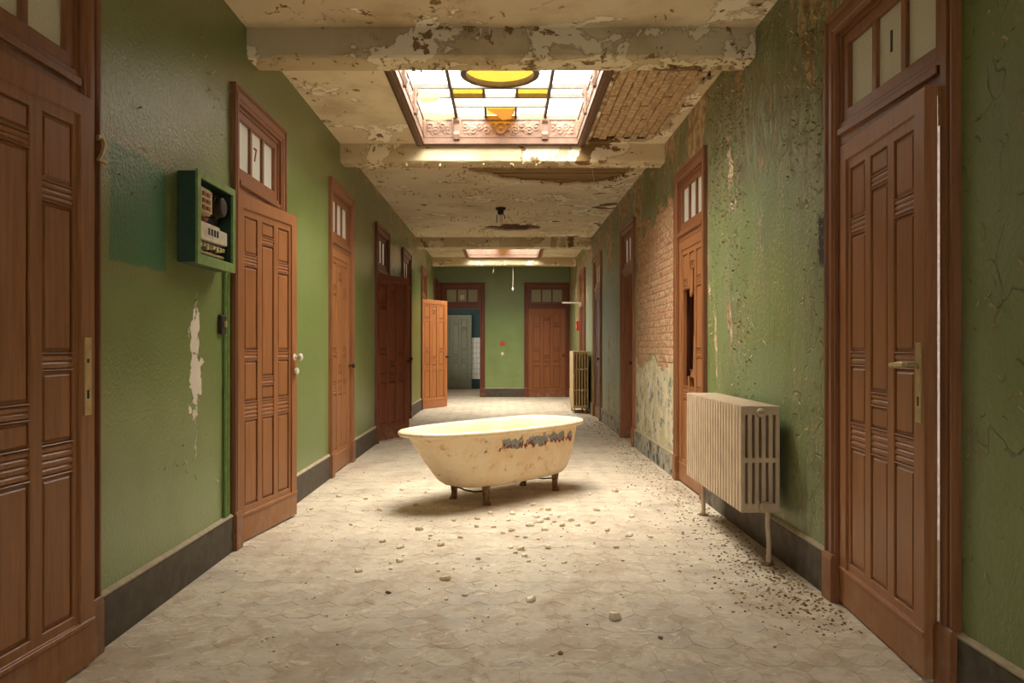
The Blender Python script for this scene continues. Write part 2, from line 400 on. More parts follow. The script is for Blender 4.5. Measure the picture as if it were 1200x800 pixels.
def link(name, me, parent=None, loc=None, rot=None):
    o = bpy.data.objects.new(name, me); C.objects.link(o)
    if parent is not None: o.parent = parent
    if loc is not None: o.location = loc
    if rot is not None: o.rotation_euler = rot
    return o
def tag(o, label=None, cat=None, group=None, kind=None):
    if label: o['label'] = label
    if cat: o['category'] = cat
    if group: o['group'] = group
    if kind: o['kind'] = kind
    return o
def empty(name, loc=(0, 0, 0), rz=0):
    return link(name, None, None, loc, (0, 0, rz))

def slab(us, vs, lev, back, mp, mb=None):
    """plate made of cells: lev(i, j) is the height of the cell's face, None leaves a hole"""
    mb = mb or MB(); nu, nv = len(us) - 1, len(vs) - 1
    L = [[lev(i, j) for j in range(nv)] for i in range(nu)]
    at = lambda i, j: L[i][j] if 0 <= i < nu and 0 <= j < nv else None
    for i in range(nu):
        for j in range(nv):
            d = L[i][j]
            if d is None: continue
            u0, u1, v0, v1 = us[i], us[i + 1], vs[j], vs[j + 1]
            mb.quad(mp(u0, v0, d), mp(u1, v0, d), mp(u1, v1, d), mp(u0, v1, d))
            mb.quad(mp(u0, v0, back), mp(u0, v1, back), mp(u1, v1, back), mp(u1, v0, back))
            for (a, b, p, q) in ((i - 1, j, (u0, v0), (u0, v1)), (i + 1, j, (u1, v1), (u1, v0)), (i, j - 1, (u1, v0), (u0, v0)), (i, j + 1, (u0, v1), (u1, v1))):
                e = at(a, b); t = back if e is None else e
                if t != d and (e is None or e < d if back < d else e is None or e > d):
                    mb.quad(mp(*p, d), mp(*q, d), mp(*q, t), mp(*p, t))
    return mb
def lines(*parts):
    out = sorted(set(round(v, 4) for p in parts for v in (p if isinstance(p, (list, tuple)) else [p])))
    res = [out[0]]
    for v in out[1:]:
        if v - res[-1] > .004: res.append(v)
    return res
def steps(a, b, d):
    n = max(1, round((b - a) / d)); return [a + (b - a) * k / n for k in range(n + 1)]
def floor_pt(px, py, z=0.):
    Y = FPX * (CAMZ - z) / (py - 407); return ((px - 592) / FPX * Y, Y, z)

# ---------------------------------------------------------------- doors: positions along the walls
OW, OH, FW = .90, 2.67, .10                       # opening width, opening height, casing width
LEFT = [2.58, 5.245, 7.845, 10.45, 13.0, 15.83, 18.6]
RIGHT = [3.29, 6.73, 10.13, 13.48, 16.05]
BACK = [-1.04, 1.01]

# ---------------------------------------------------------------- setting: walls
def bricks_zone(y, z):                            # bare bricks between the two middle right-hand doors
    n = mnoise.noise(Vector((y * 2.3, z * 2.3, 4.1))) * .22 + mnoise.noise(Vector((y * 7, z * 7, 1.3))) * .08
    top = 2.60
    return 7.33 < y < 9.56 and z + n > 1.02 and z - n < top

def build_wall(name, side, doors, mat, label):
    sx = XL if side == 'left' else XR; o = -1 if side == 'left' else 1
    holes = [(c - OW / 2, c + OW / 2) for c in doors]
    us = lines(Y0, Y1, [e for h in holes for e in h], steps(7.33, 9.56, .04) if side == 'right' else [])
    vs = lines(0., OH, ZC, steps(.8, 2.66, .04) if side == 'right' else [])
    def lev(i, j):
        y = (us[i] + us[i + 1]) / 2; z = (vs[j] + vs[j + 1]) / 2
        if z < OH and any(a < y < b for a, b in holes): return None
        if side == 'right' and bricks_zone(y, z): return .028
        return 0.
    mb = slab(us, vs, lev, WT, lambda y, z, d: (sx + o * d, y, z))
    return tag(link(name, mb.mesh(name, mat)), label, 'wall', None, 'structure')
wall_l = build_wall('wall_left', 'left', LEFT, M['wall_left'], 'left corridor wall in glossy green paint with one white bare strip')
wall_r = build_wall('wall_right', 'right', RIGHT, M['wall_right'], 'right corridor wall in badly peeling green paint with bare bricks')

def back_wall():
    us = lines(XL - WT, XR + WT, [e for c in BACK for e in (c - OW / 2, c + OW / 2)]); vs = [0., OH, ZC]
    lev = lambda i, j: None if vs[j] < OH - .1 and any(c - OW / 2 < (us[i] + us[i + 1]) / 2 < c + OW / 2 for c in BACK) else 0.
    mb = slab(us, vs, lev, .18, lambda x, z, d: (x, Y1 + d, z))
    return tag(link('wall_back', mb.mesh('wall_back', M['wall_back'])), 'green end wall of the corridor with two brown doors', 'wall', None, 'structure')
wall_b = back_wall()
fw = MB(); slab([XL - WT, -.9, .9, XR + WT], [0., .9, 2.6, ZC], lambda i, j: None if i == 1 and j == 1 else 0., -.18, lambda x, z, d: (x, Y0 + d, z), fw)  # unseen end wall; its opening is added to let in fill light
tag(link('wall_front', fw.mesh('wall_front', M['wall_left'])), 'green wall behind the viewer with an opening added for fill daylight', 'wall', None, 'structure')

# bricks laid into the right wall
mo = MB().box(XR + .0190, XR + .034, 7.30, 9.60, .72, 2.74)
brick_me = []
for k in range(6):
    b = MB(); j = lambda: rnd.uniform(-.004, .004)
    L, H = .104, .029
    b.hull([(0, -L + j(), -H + j()), (-.016 + j(), -L + j(), -H + j()), (-.016 + j(), L + j(), -H + j()), (0, L + j(), -H + j()),
            (0, -L + j(), H + j()), (-.016 + j(), -L + j(), H + j()), (-.016 + j(), L + j(), H + j()), (0, L + j(), H + j())])
    brick_me.append(b.mesh('brick', M['brick'], .004))
mortar = link('mortar', mo.mesh('mortar', M['mortar']), wall_r); mortar['label'] = 'sandy mortar bed between the bare bricks'
row = 0; z = .80; nb = 0
while z < 2.74:
    y = 7.33 + (.115 if row % 2 else 0)
    while y < 9.56:
        if any(bricks_zone(y + dy, z + dz) for dy in (-.09, 0, .09) for dz in (-.025, .025)) and nb < 300:
            o = link('brick', brick_me[rnd.randrange(6)], wall_r, (XR + .030, min(max(y, 7.44), 9.45), z), (rnd.uniform(-.02, .02), 0, rnd.uniform(-.02, .02))); nb += 1
        y += .22
    z += .0715; row += 1

# ---------------------------------------------------------------- setting: ceiling with fallen plaster
SKY = [(-3.45, -.95), (5.30, 7.77), (14.92, 17.58)]   # roof light openings; the first is added, unseen, to light the foreground
SX0, SX1 = -.803, .717
LATH = [(-.78, 8.05), (-.6, 8.7), (-.31, 9.15), (.08, 9.57), (.61, 9.77), (.92, 9.82), (1.2, 9.7), (1.35, 9.45), (1.45, 9.0), (1.5, 8.3), (1.56, 8.0)]
def interp(t, x):
    for (a, p), (b, q) in zip(t, t[1:]):
        if a <= x <= b: return p + (q - p) * (x - a) / (b - a)
    return -9
def ceil_hole(x, y):
    n = mnoise.noise(Vector((x * 5, y * 5, 0))) * .10 + mnoise.noise(Vector((x * 15, y * 15, 3))) * .04
    if 8.0 < y < 10.2 and y + n < interp(LATH, x): return True
    if 5.25 < y < 7.74 and x + n * .4 > .80 and x - n * .6 < 1.49 - .25 * max(0, y - 7.3) and y + n < 7.74: return True
    if 12.8 < y < 13.8 and ((x - .10) / .46) ** 2 + ((y - 13.3) / .34) ** 2 + n * 9 < 1: return True
    return False
us = lines(steps(XL, XR, .03), SX0, SX1)
vs = lines(Y0, [e for s in SKY for e in s], steps(5.15, 8.05, .05), steps(8.1, 10.0, .022), steps(12.8, 13.8, .03), 4.0, 11.5, Y1)
def lev(i, j):
    x = (us[i] + us[i + 1]) / 2; y = (vs[j] + vs[j + 1]) / 2
    if SX0 < x < SX1 and any(a < y < b for a, b in SKY): return None
    return None if ceil_hole(x, y) else ZC
ceiling = tag(link('ceiling', slab(us, vs, lev, ZC + .03, lambda x, y, d: (x, y, d)).mesh('ceiling', M['ceil'])),
              'stained cream plaster ceiling with large fallen and flaking areas', 'ceiling', None, 'structure')
dk = MB(); us2 = lines(XL - ROOM - .4, XL, XR, XR + ROOM + .4, SX0, SX1); vs2 = lines(Y0 - .2, [e for s in SKY for e in s], Y1 + .2, 24.2)
slab(us2, vs2, lambda i, j: None if SX0 < (us2[i] + us2[i + 1]) / 2 < SX1 and any(a < (vs2[j] + vs2[j + 1]) / 2 < b for a, b in SKY) else 3.27, 3.40, lambda x, y, d: (x, y, d), dk)
link('deck', dk.mesh('deck', M['deck']), ceiling)
# lath boards above the long hole
for k in range(21):
    y = 8.09 + k * .088
    b = MB(); w_ = .078 + rnd.uniform(-.012, .004); x0 = -.84; x1 = 1.565
    dz = rnd.uniform(0, .012)
    b.box(x0, x1, y, y + w_, 3.2315 + dz, 3.256 + dz)
    o = link('lath', b.mesh('lath', M['lath'], .002), ceiling)
b = MB().box(-.75, 1.0, 12.75, 13.9, 3.2315, 3.255); o = link('board', b.mesh('board', M['burnt']), ceiling); o['label'] = 'rust red scorched board showing through the far hole'
# hollow tiles right of the skylight
ct = []
for k in range(5):
    j = lambda a=.004: rnd.uniform(-a, a)
    b = MB(); L, H = .118, .034
    b.hull([(-H + j(), -L + j(), -.018 + j(.006)), (H + j(), -L + j(), -.018 + j(.006)), (H + j(), L + j(), -.018 + j(.006)), (-H + j(), L + j(), -.018 + j(.006)),
            (-H, -L, .02), (H, -L, .02), (H, L, .02), (-H, L, .02)])
    ct.append(b.mesh('brick', M['brick_ceiling'], .005))
for i in range(11):
    x = .80 + i * .074
    if x > 1.55: break
    y = 5.22 + (.12 if i % 2 else 0)
    while y < 7.78:
        if not (x > 1.53): link('brick', ct[rnd.randrange(5)], ceiling, (x, y, 3.244 + rnd.uniform(-.008, .006)), (0, rnd.uniform(-.05, .05), rnd.uniform(-.02, .02)))
        y += .245

# beams
def beam(n, y0, y1, zb, label, mat='beam'):
    mb = MB(); rr = []
    N = 120; x0, x1 = XL - .01, XR + .01
    for k in range(N + 1):
        x = x0 + (x1 - x0) * k / N
        q = lambda s: mnoise.noise(Vector((x * 6, s * 3.3 + n, n * 1.7))) * .010 + max(0, mnoise.noise(Vector((x * 2.2, s, n * 3.1))) - .25) * .03
        rr.append([(x, y0, ZC + .02), (x, y0, zb + .05), (x, y0 + .004 + abs(q(1)) * .6, zb + .012 + abs(q(2))), (x, y0 + .02 + abs(q(3)), zb + q(4) * .3),
                   (x, (y0 + y1) / 2, zb), (x, y1 - .02 - abs(q(5)), zb + q(6) * .3), (x, y1 - abs(q(7)) * .5, zb + .02), (x, y1, ZC + .02)])
    mb.rings(rr)
    return tag(link('trim_%d' % n, mb.mesh('trim', M[mat], smooth=True, angle=35)), label, 'beam', None, 'structure')
beam(1, 4.99, 5.26, 3.02, 'nearest ceiling beam, brownish cream paint flaking from its face')
beam(2, 7.82, 8.09, 3.02, 'ceiling beam lit by the skylight, patched with green mould at its right end')
beam(3, 14.5, 14.8, 3.02, 'third ceiling beam with a plain grey cream face')
beam(4, 17.66, 17.95, 3.02, 'farthest ceiling beam glowing under the far skylight')

# ---------------------------------------------------------------- setting: floor of octagonal tiles and small diamonds
fl = MB().box(XL - ROOM - .4, XR + ROOM + .4, Y0 - .2, 24.2, -.12, -.0022)
floor = tag(link('floor', fl.mesh('floor', M['grout'])), 'dusty corridor floor of pale octagonal tiles with small grey diamonds', 'floor', None, 'structure')
P = .1775; DX = .0514; DY = 3.0; q = .052
def octagon(cx, cy):
    a = P / 2 - .0006; c = a - q + .0006
    return [(cx + x, cy + y) for x, y in ((-c, -a), (c, -a), (a, -c), (a, c), (c, a), (-c, a), (-a, c), (-a, -c))]
def clip(poly, xa, xb):
    for s, lim in ((1, xa), (-1, xb)):
        out = []
        for (p, q_) in zip(poly, poly[1:] + poly[:1]):
            ip, iq = s * (p[0] - lim) >= 0, s * (q_[0] - lim) >= 0
            if ip: out.append(p)
            if ip != iq:
                t = (lim - p[0]) / (q_[0] - p[0]); out.append((lim, p[1] + t * (q_[1] - p[1])))
        poly = out
        if len(poly) < 3: return []
    return poly
def plate(mb, poly, z, h=.005):
    n = len(poly); b = len(mb.v)
    cx = sum(p[0] for p in poly) / n; cy = sum(p[1] for p in poly) / n
    tx, ty = rnd.uniform(-.006, .006), rnd.uniform(-.006, .006)
    ins = [(cx + (p[0] - cx) * .997, cy + (p[1] - cy) * .997) for p in poly]
    mb.v += [(p[0], p[1], -.003) for p in poly] + [(p[0], p[1], z + tx * (p[0] - cx) + ty * (p[1] - cy)) for p in ins]
    for k in range(n): mb.f.append([b + k, b + (k + 1) % n, b + n + (k + 1) % n, b + n + k])
    mb.f.append([b + n + k for k in range(n)])
tile_me = []
for k in range(4):
    t = MB(); plate(t, octagon(0, 0), 0); tile_me.append(t.mesh('tile', M['tile']))
rest = MB(); dots = MB(); nt = 0
r0 = math.floor((Y0 - DY) / P)
for r in range(r0, math.ceil((Y1 + .15 - DY) / P)):
    cy = DY + (r + .5) * P
    for c in range(-10, 10):
        cx = DX + (c + .5) * P
        o8 = octagon(cx, cy); cl = clip(o8, XL + .004, XR - .004)
        if not cl: continue
        if 2.68 < cy < 5.62 and len(cl) == 8 and cl[0] == o8[0] and nt < 300:
            link('tile', tile_me[rnd.randrange(4)], floor, (cx, cy, rnd.uniform(-.0008, .0004))); nt += 1
        else: plate(rest, cl, rnd.uniform(-.0008, .0004))
        d = DX + c * P; dy = DY + r * P; s = q - .001
        dm = clip([(d - s, dy), (d, dy - s), (d + s, dy), (d, dy + s)], XL + .004, XR - .004)
        if dm: plate(dots, dm, -.0008)
o = link('tiles', rest.mesh('tiles', M['tile']), floor); o['kind'] = 'stuff'
o = link('tile_insets', dots.mesh('tile_insets', M['dot']), floor); o['kind'] = 'stuff'; o['label'] = 'small grey diamond tiles between the octagons'

# ---------------------------------------------------------------- setting: skirting boards
def skirting(name, segs, mp, label, mat='base'):
    e = tag(empty(name), label, 'baseboard', None, 'structure')
    for a, b in segs:
        if b - a < .05: continue
        prof = [(0, 0), (.020, 0), (.020, .195), (.015, .205), (0, .205)]
        mb = MB(); mb.rings([[mp(t, d, z) for d, z in prof] for t in (a, b)]); bd = link('board', mb.mesh('board', M[mat], .002), e)
        cp = MB(); prof = [(0, .205), (.022, .205), (.022, .212), (.006, .224), (0, .224)]
        cp.rings([[mp(t, d, z) for d, z in prof] for t in (a, b)]); o = link('ledge', cp.mesh('ledge', M['cap']), bd)
def gaps(a, b, centres, half=.56):
    out = []; t = a
    for c in sorted(centres): out.append((t, c - half)); t = c + half
    out.append((t, b)); return out
skirting('baseboard_left', gaps(Y0, Y1, LEFT), lambda t, d, z: (XL + d, t, z), 'dark grey skirting along the left wall with a pale dusty ledge')
skirting('baseboard_right', gaps(Y0, Y1, RIGHT), lambda t, d, z: (XR - d, t, z), 'dark grey skirting along the right wall, chipped and dusty', 'base_right')
skirting('baseboard_back', gaps(XL + .03, XR - .03, BACK), lambda t, d, z: (t, Y1 - d, z), 'black skirting between the two doors of the end wall')

# ---------------------------------------------------------------- doors
LW, LH = .885, 2.125
COL = [(.115, .29), (.355, .53), (.595, .77)]
SIDE = dict(panel=[(.205, .735), (.85, 1.105), (1.17, 1.695), (1.77, 2.0)], flute=[(.74, .845), (1.11, 1.165), (1.70, 1.765)])
MID = dict(panel=[(.205, .735), (.85, .94), (1.0, 1.855), (1.91, 2.0)], flute=[(.74, .845), (.945, .995), (1.86, 1.905)])
def col_def(k): return MID if k == 1 else SIDE
def leaf_mesh(mat, missing=()):
    us = lines(0, .07, .085, LW - .085, LW - .07, LW, [e for c in COL for e in c])
    vs = lines(0, .15, .168, .182, 2.03, 2.045, LH, [e for d in (SIDE, MID) for k in d for r in d[k] for e in r])
    def lev(i, j):
        u = (us[i] + us[i + 1]) / 2; v = (vs[j] + vs[j + 1]) / 2
        if .15 < v < .168 and .0 < u < LW: return .006
        if u < .085 or u > LW - .085 or v < .15 or v > 2.045: return 0.
        if u < .098 or u > LW - .098: return -.022
        if missing and .29 < u < .355 and .94 < v < 1.69: return None
        for k, (a, b) in enumerate(COL):
            if a < u < b:
                if missing and k < 2 and 1.105 < v < 1.17: return None
                for m, r in enumerate(col_def(k)['panel']):
                    if r[0] < v < r[1]: return None if (k, m) in missing else -.026
                for r in col_def(k)['flute']:
                    if r[0] < v < r[1]: return -.022
        return -.010
    return slab(us, vs, lev, -.045, lambda u, v, d: (-u, d, v)).mesh('leaf', mat, .0025)
def panel_mesh(k, m, mat):
    a, b = COL[k]; c, d = col_def(k)['panel'][m]; mb = MB(); g = .003
    R_ = lambda i, y: [(-a - i, y, c + i), (-b + i, y, c + i), (-b + i, y, d - i), (-a - i, y, d - i)]
    i2 = .018 if d - c > .15 else .014
    mb.rings([R_(g, -.0262), R_(g, -.021), R_(.010, -.021), R_(i2, -.0135)], cap0=False)
    return mb.mesh('panel', mat)
def flute_mesh(k, m, mat):
    a, b = COL[k]; c, d = col_def(k)['flute'][m]; mb = MB(); n = max(2, round((d - c) / .024)); h = (d - c) / n; rr = []
    prof = [(-.0222, c)]
    for i in range(n):
        for t in range(5):
            if i and t == 0: continue
            prof.append((-.021 + .0075 * math.sin(math.pi * t / 4) ** .6, c + h * (i + t / 4)))
    prof.append((-.0222, d))
    mb.rings([[(-x, y, z) for y, z in prof] for x in (a + .001, b - .001)])
    return mb.mesh('fluted_rail', mat)
KIT = {}
def kit(mat):
    if mat.name not in KIT:
        KIT[mat.name] = dict(leaf=leaf_mesh(mat), panels={(k, m): panel_mesh(k, m, mat) for k in range(3) for m in range(4)},
                             flutes={(k, m): flute_mesh(k, m, mat) for k in range(3) for m in range(3)})
    return KIT[mat.name]
def casing_mesh(mat):                              # mitred moulding round the opening
    prof = [(0, -.02), (0, .020), (.018, .020), (.024, .029), (.056, .029), (.062, .019), (.080, .019), (.086, .033), (.10, .033), (.10, -.02)]
    h = OW / 2
    path = lambda u: [(-h - u, 0.), (-h - u, OH + u), (h + u, OH + u), (h + u, 0.)]
    mb = MB()
    rr = [[(path(u)[k][0], d, path(u)[k][1]) for u, d in prof] for k in range(4)]
    mb.rings(rr); return mb.mesh('casing', mat, .0015)
def jamb_mesh(mat):
    h = OW / 2; t = .022; mb = MB()
    prof = [(0, 0.002), (0, -.19), (-t, -.19), (-t, 0.002)]
    path = lambda u: [(-h - u, 0.), (-h - u, OH + u), (h + u, OH + u), (h + u, 0.)]
    mb.rings([[(path(u)[k][0], d, path(u)[k][1]) for u, d in prof] for k in range(4)])
    return mb.mesh('jamb', mat)
def transom_mesh(mat):
    a = OW / 2 - .022; us = lines(-a, -a + .055, -a + .285, -a + .32, a - .32, a - .285, a - .055, a)
    vs = [2.138, 2.185, 2.215, 2.245, 2.30, 2.60, OH - .022]
    def lev(i, j):
        if j == 1: return .022
        if j == 0 or j == 2: return .004
        if j == 4 and i in (1, 3, 5): return None
        if j == 4 and i in (2, 4): return -.012
        return -.006
    return slab(us, vs, lev, -.045, lambda u, v, d: (u, d, v)).mesh('transom', mat, .003)
def pane_meshes(mat):
    a = OW / 2 - .022; out = []
    for x0, x1 in ((-a + .05, -a + .29), (-a + .315, a - .315), (a - .29, a - .05)):
        out.append(MB().box(x0, x1, -.034, -.029, 2.295, 2.605).mesh('pane', mat))
    return out
def plinth_mesh(mat, s):
    h = OW / 2; x0, x1 = (h - .002, h + .108) if s > 0 else (-h - .108, -h + .002)
    mb = MB(); mb.rings([[(x0, -.01, z), (x1, -.01, z), (x1, y, z), (x0, y, z)] for z, y in ((0.001, .042), (.20, .042), (.225, .036))])
    return mb.mesh('plinth', mat, .003)
FRM = {}
def frame_kit(mat):
    if mat.name not in FRM:
        FRM[mat.name] = dict(casing=casing_mesh(mat), jamb=jamb_mesh(mat), transom=transom_mesh(mat), plinth=[plinth_mesh(mat, s) for s in (-1, 1)])
    return FRM[mat.name]
PANES = {k: pane_meshes(M[k]) for k in ('glass_dull', 'glass_pale', 'glass_grey')}

def text_mesh(body, size, mat, depth=.002):
    cu = bpy.data.curves.new('numeral', 'FONT'); cu.body = body; cu.size = size; cu.extrude = depth; cu.align_x = 'CENTER'; cu.align_y = 'CENTER'
    o = bpy.data.objects.new('numeral', cu); C.objects.link(o)
    bpy.context.view_layer.update()
    me = bpy.data.meshes.new_from_object(o.evaluated_get(bpy.context.evaluated_depsgraph_get()))
    bpy.data.objects.remove(o); me.materials.clear(); me.materials.append(mat); return me

lever = MB(); lever.tube([(0, .0, 0), (0, .045, 0)], .010, 10); lever.tube([(0, .047, 0), (-.03, .05, .002), (-.12, .05, -.004)], [.011, .011, .008], 10)
lever_me = lever.mesh('lever', M['brass'], smooth=True)
def lock_plate_mesh(mat, keyhole=True):
    us = [-.021, -.008, .008, .021]; vs = [-.145, -.085, -.05, .05, .066, .145]
    return slab(us, vs, lambda i, j: -.0008 if (i == 1 and j in (1, 3)) else .004, -.002, lambda u, v, d: (u, d, v)).mesh('lock_plate', mat, .0015)
lock_me = lock_plate_mesh(M['brass'])
hole_me = MB().box(-.0075, .0075, -.0006, .0012, -.084, -.051).box(-.006, .006, -.0006, .0012, .0505, .0655).mesh('keyhole', M['black'])
def knob_mesh(mat):
    mb = MB(); rr = []
    for y, r in ((0, .024), (.004, .024), (.006, .010), (.028, .010), (.034, .022), (.046, .026), (.058, .020), (.062, .004)):
        rr.append([(r * math.cos(t), y, r * math.sin(t)) for t in [2 * math.pi * k / 16 for k in range(16)]])
    mb.rings(rr); return mb.mesh('knob', mat, smooth=True)
knob_me = knob_mesh(M['white']); knob_iron = knob_mesh(M['iron'])

DN = 0
def door(wallside, c, label, theta=0., wood_leaf='wood', wood_frame='wood_trim', glass='glass_pale', handle='knob', missing=(), hinge=1, inset=0., leaf=True, broken=False):
    """theta opens the leaf into the corridor (degrees); hinge=+1 is the viewer's left"""
    global DN; DN += 1
    loc, rz = {'left': ((XL, c, 0), R(-90)), 'right': ((XR, c, 0), R(90)), 'back': ((c, Y1, 0), R(180))}[wallside]
    d = tag(empty('door_%d' % DN, loc, rz), label, 'door', None, 'structure')
    fk = frame_kit(M[wood_frame]); cs = link('casing', fk['casing'], d); link('jamb', fk['jamb'], d)
    for p in fk['plinth']: link('plinth', p, cs)
    tr = link('transom', fk['transom'], d)
    for i, p in enumerate(PANES[glass]):
        if broken and i == 1: continue
        link('pane', p, tr)
    if leaf:
        mat = M[wood_leaf]; k = kit(mat)
        me = leaf_mesh(mat, missing) if missing else k['leaf']
        lf = link('leaf', me, d, (OW / 2 - .008, .004 + inset, .012), (0, 0, -R(theta)))
        if hinge < 0:
            lf.location = (-OW / 2 + .008 + LW * math.cos(R(theta)), .004 + inset + LW * math.sin(R(theta)), .012); lf.rotation_euler = (0, 0, R(theta))
        for key, pm in k['panels'].items():
            if key not in missing: link('panel', pm, lf)
        for key, pm in k['flutes'].items():
            if not (missing and key in ((0, 1), (1, 1))): link('fluted_rail', pm, lf)
        hx = -LW + .045
        if handle == 'knob': link('knob', knob_iron, lf, (hx, 0, 1.0))
        elif handle == 'white':
            link('knob', knob_me, lf, (hx, 0, 1.12)); o = link('escutcheon', knob_me, lf, (hx, -.03, 1.02))
        elif handle == 'plate':
            o = link('lock_plate', lock_me, lf, (hx, .001, 1.08)); link('keyhole', hole_me, lf, (hx, .001, 1.08))
        elif handle == 'lever':
            link('lock_plate', lock_me, lf, (hx, .001, 1.06)); link('keyhole', hole_me, lf, (hx, .001, 1.06))
            o = link('lever', lever_me, lf, (hx, .004, 1.125)); o.rotation_euler = (0, 0, R(180)); o.scale = (1, -1, 1)
        d['leaf'] = lf.name
    return d, tr
D1, T1 = door('left', LEFT[0], 'nearest left panelled brown door with a cream lock plate and the numeral 2', 3.7, glass='glass_dull', handle='plate')
D2, T2 = door('left', LEFT[1], 'second left door standing slightly open, warm brown with white knobs, beside the meter box', 8.5, handle='white')
D3, T3 = door('left', LEFT[2], 'third left door, narrow-looking, shut flush in its frame', 0)
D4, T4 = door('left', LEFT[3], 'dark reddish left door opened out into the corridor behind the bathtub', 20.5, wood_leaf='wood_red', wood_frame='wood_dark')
D5, T5 = door('left', LEFT[4], 'left door almost hidden behind the dark reddish open leaf, only its transom showing', 0, wood_frame='wood_dark')
D6, T6 = door('left', LEFT[5], 'far left door with bright orange leaf swung open', 30, wood_leaf='wood_orange', glass='glass_grey')
D7, T7 = door('left', LEFT[6], 'last left door in the corner by the end wall', 0, wood_frame='wood_dark', glass='glass_grey')
D8, T8 = door('back', BACK[0], 'left end-wall doorway standing open without a leaf, dark brown frame', 0, wood_frame='wood_dark', glass='glass_grey', leaf=False)
D9, T9 = door('back', BACK[1], 'closed dark brown door at the right of the end wall', 0, wood_leaf='wood_end', wood_frame='wood_dark', glass='glass_grey')
E1, U1 = door('right', RIGHT[0], 'nearest right door, ajar, with lever handle and the numeral 1 on its transom', 4.2, glass='glass_dull', handle='lever')
E2, U2 = door('right', RIGHT[1], 'right door behind the big radiator with broken panels', 0, missing=((0, 1), (0, 2), (1, 1), (1, 2)), wood_frame='wood_trim', handle=None)
E3, U3 = door('right', RIGHT[2], 'right door beyond the bare bricks, weathered leaf pushed in', -14, wood_leaf='wood_pale', wood_frame='wood_trim', hinge=-1)
E4, U4 = door('right', RIGHT[3], 'right door with flaked pale frame beyond the green wall stretch', 0, wood_leaf='wood_dark', wood_frame='wood_pale')
E5, U5 = door('right', RIGHT[4], 'last right door with a white rod sticking out beside the tall radiator', 0, wood_leaf='wood_dark', wood_frame='wood_trim')

# numerals
def numeral(body, size, mat, parent, x, y, z, label):
    o = link('numeral', text_mesh(body, size, mat), parent, (x, y, z), (R(90), 0, R(180))); o['label'] = label
numeral('1', .13, M['number_dark'], U1, 0, -.026, 2.46, 'dark numeral 1 on the glass')
numeral('7', .13, M['number'], T2, 0, -.026, 2.46, 'reddish numeral 7 on the glass')
n2 = link('numeral', text_mesh('2', .155, M['beige'], .006), D1, (-OW / 2 - .085, .042, 1.97), (R(90), 0, R(180))); n2['label'] = 'cream numeral 2'
pp = link('paper_label', MB().box(-.05, .05, -.028, -.026, 2.36, 2.47).mesh('paper_label', M['white']), T8); pp['label'] = 'white paper stuck on the middle pane'
o = link('strike_plate', MB().box(-.018, .018, 0, .003, -.07, .07).mesh('strike_plate', M['brass'], .001), E1, (-OW / 2 - .012, .0205, 2.06))
# inner red leaf behind the broken door
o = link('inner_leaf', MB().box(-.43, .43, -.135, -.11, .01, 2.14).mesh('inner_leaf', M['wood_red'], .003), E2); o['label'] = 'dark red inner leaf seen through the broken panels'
# splintered strip in the broken door
lf = bpy.data.objects[E2['leaf']]
sp = MB(); sp.hull([(-.475, -.03, .93), (-.505, -.03, .93), (-.505, -.012, .93), (-.475, -.012, .93), (-.515, -.03, 1.30), (-.525, -.03, 1.30), (-.525, -.012, 1.30), (-.515, -.012, 1.30)])
link('splinter', sp.mesh('splinter', M['wood_pale']), lf)
sp = MB(); sp.hull([(-.36, -.03, 1.62), (-.46, -.03, 1.66), (-.46, -.014, 1.66), (-.36, -.014, 1.62), (-.36, -.03, 1.855), (-.47, -.03, 1.855), (-.47, -.014, 1.855), (-.36, -.014, 1.855)])
link('splinter', sp.mesh('splinter', M['wood']), lf)
# white rod on the last right door
o = link('opener_rod', MB().tube([(.35, .0, 2.11), (.35, .40, 2.12)], .016, 8).mesh('opener_rod', M['white'], smooth=True), E5); o['label'] = 'white rod jutting into the corridor'
o = link('rod_bracket', MB().box(.31, .39, 0, .05, 2.03, 2.10).mesh('rod_bracket', M['white'], .004), E5)

# ---------------------------------------------------------------- rooms beyond the doors
def side_room(name, x, o, doors, label, mat):
    us = lines(Y0 - .2, Y1, [e for c in doors for e in (c - .75, c + .75)]); vs = [0., .8, 2.9, 3.27]
    lev = lambda i, j: None if j == 1 and any(abs((us[i] + us[i + 1]) / 2 - c) < .75 for c in doors) else 0.
    tag(link(name, slab(us, vs, lev, .2, lambda y, z, d: (x + o * d, y, z)).mesh(name, mat)), label, 'wall', None, 'structure')
side_room('wall_left_rooms', XL - ROOM, -1, LEFT, 'pale outer wall of the rooms left of the corridor', M['room_pale'])
side_room('wall_right_rooms', XR + ROOM, 1, RIGHT, 'pale outer wall of the rooms right of the corridor', M['room_pale'])
# partition walls between the rooms
for k, (x0, x1, ys) in enumerate(((XL - ROOM, XL - WT, (4.0, 6.6, 9.2, 11.8, 14.4, 17.2)), (XR + WT, XR + ROOM, (5.0, 8.4, 11.8, 14.8)))):
    e = tag(empty('wall_partitions_left' if k == 0 else 'wall_partitions_right'), 'pale partition walls between the %s rooms' % ('left' if k == 0 else 'right'), 'wall', None, 'structure')
    for y in ys: link('partition', MB().box(x0, x1, y - .05, y + .05, 0, 3.26).mesh('partition', M['room_pale']), e)
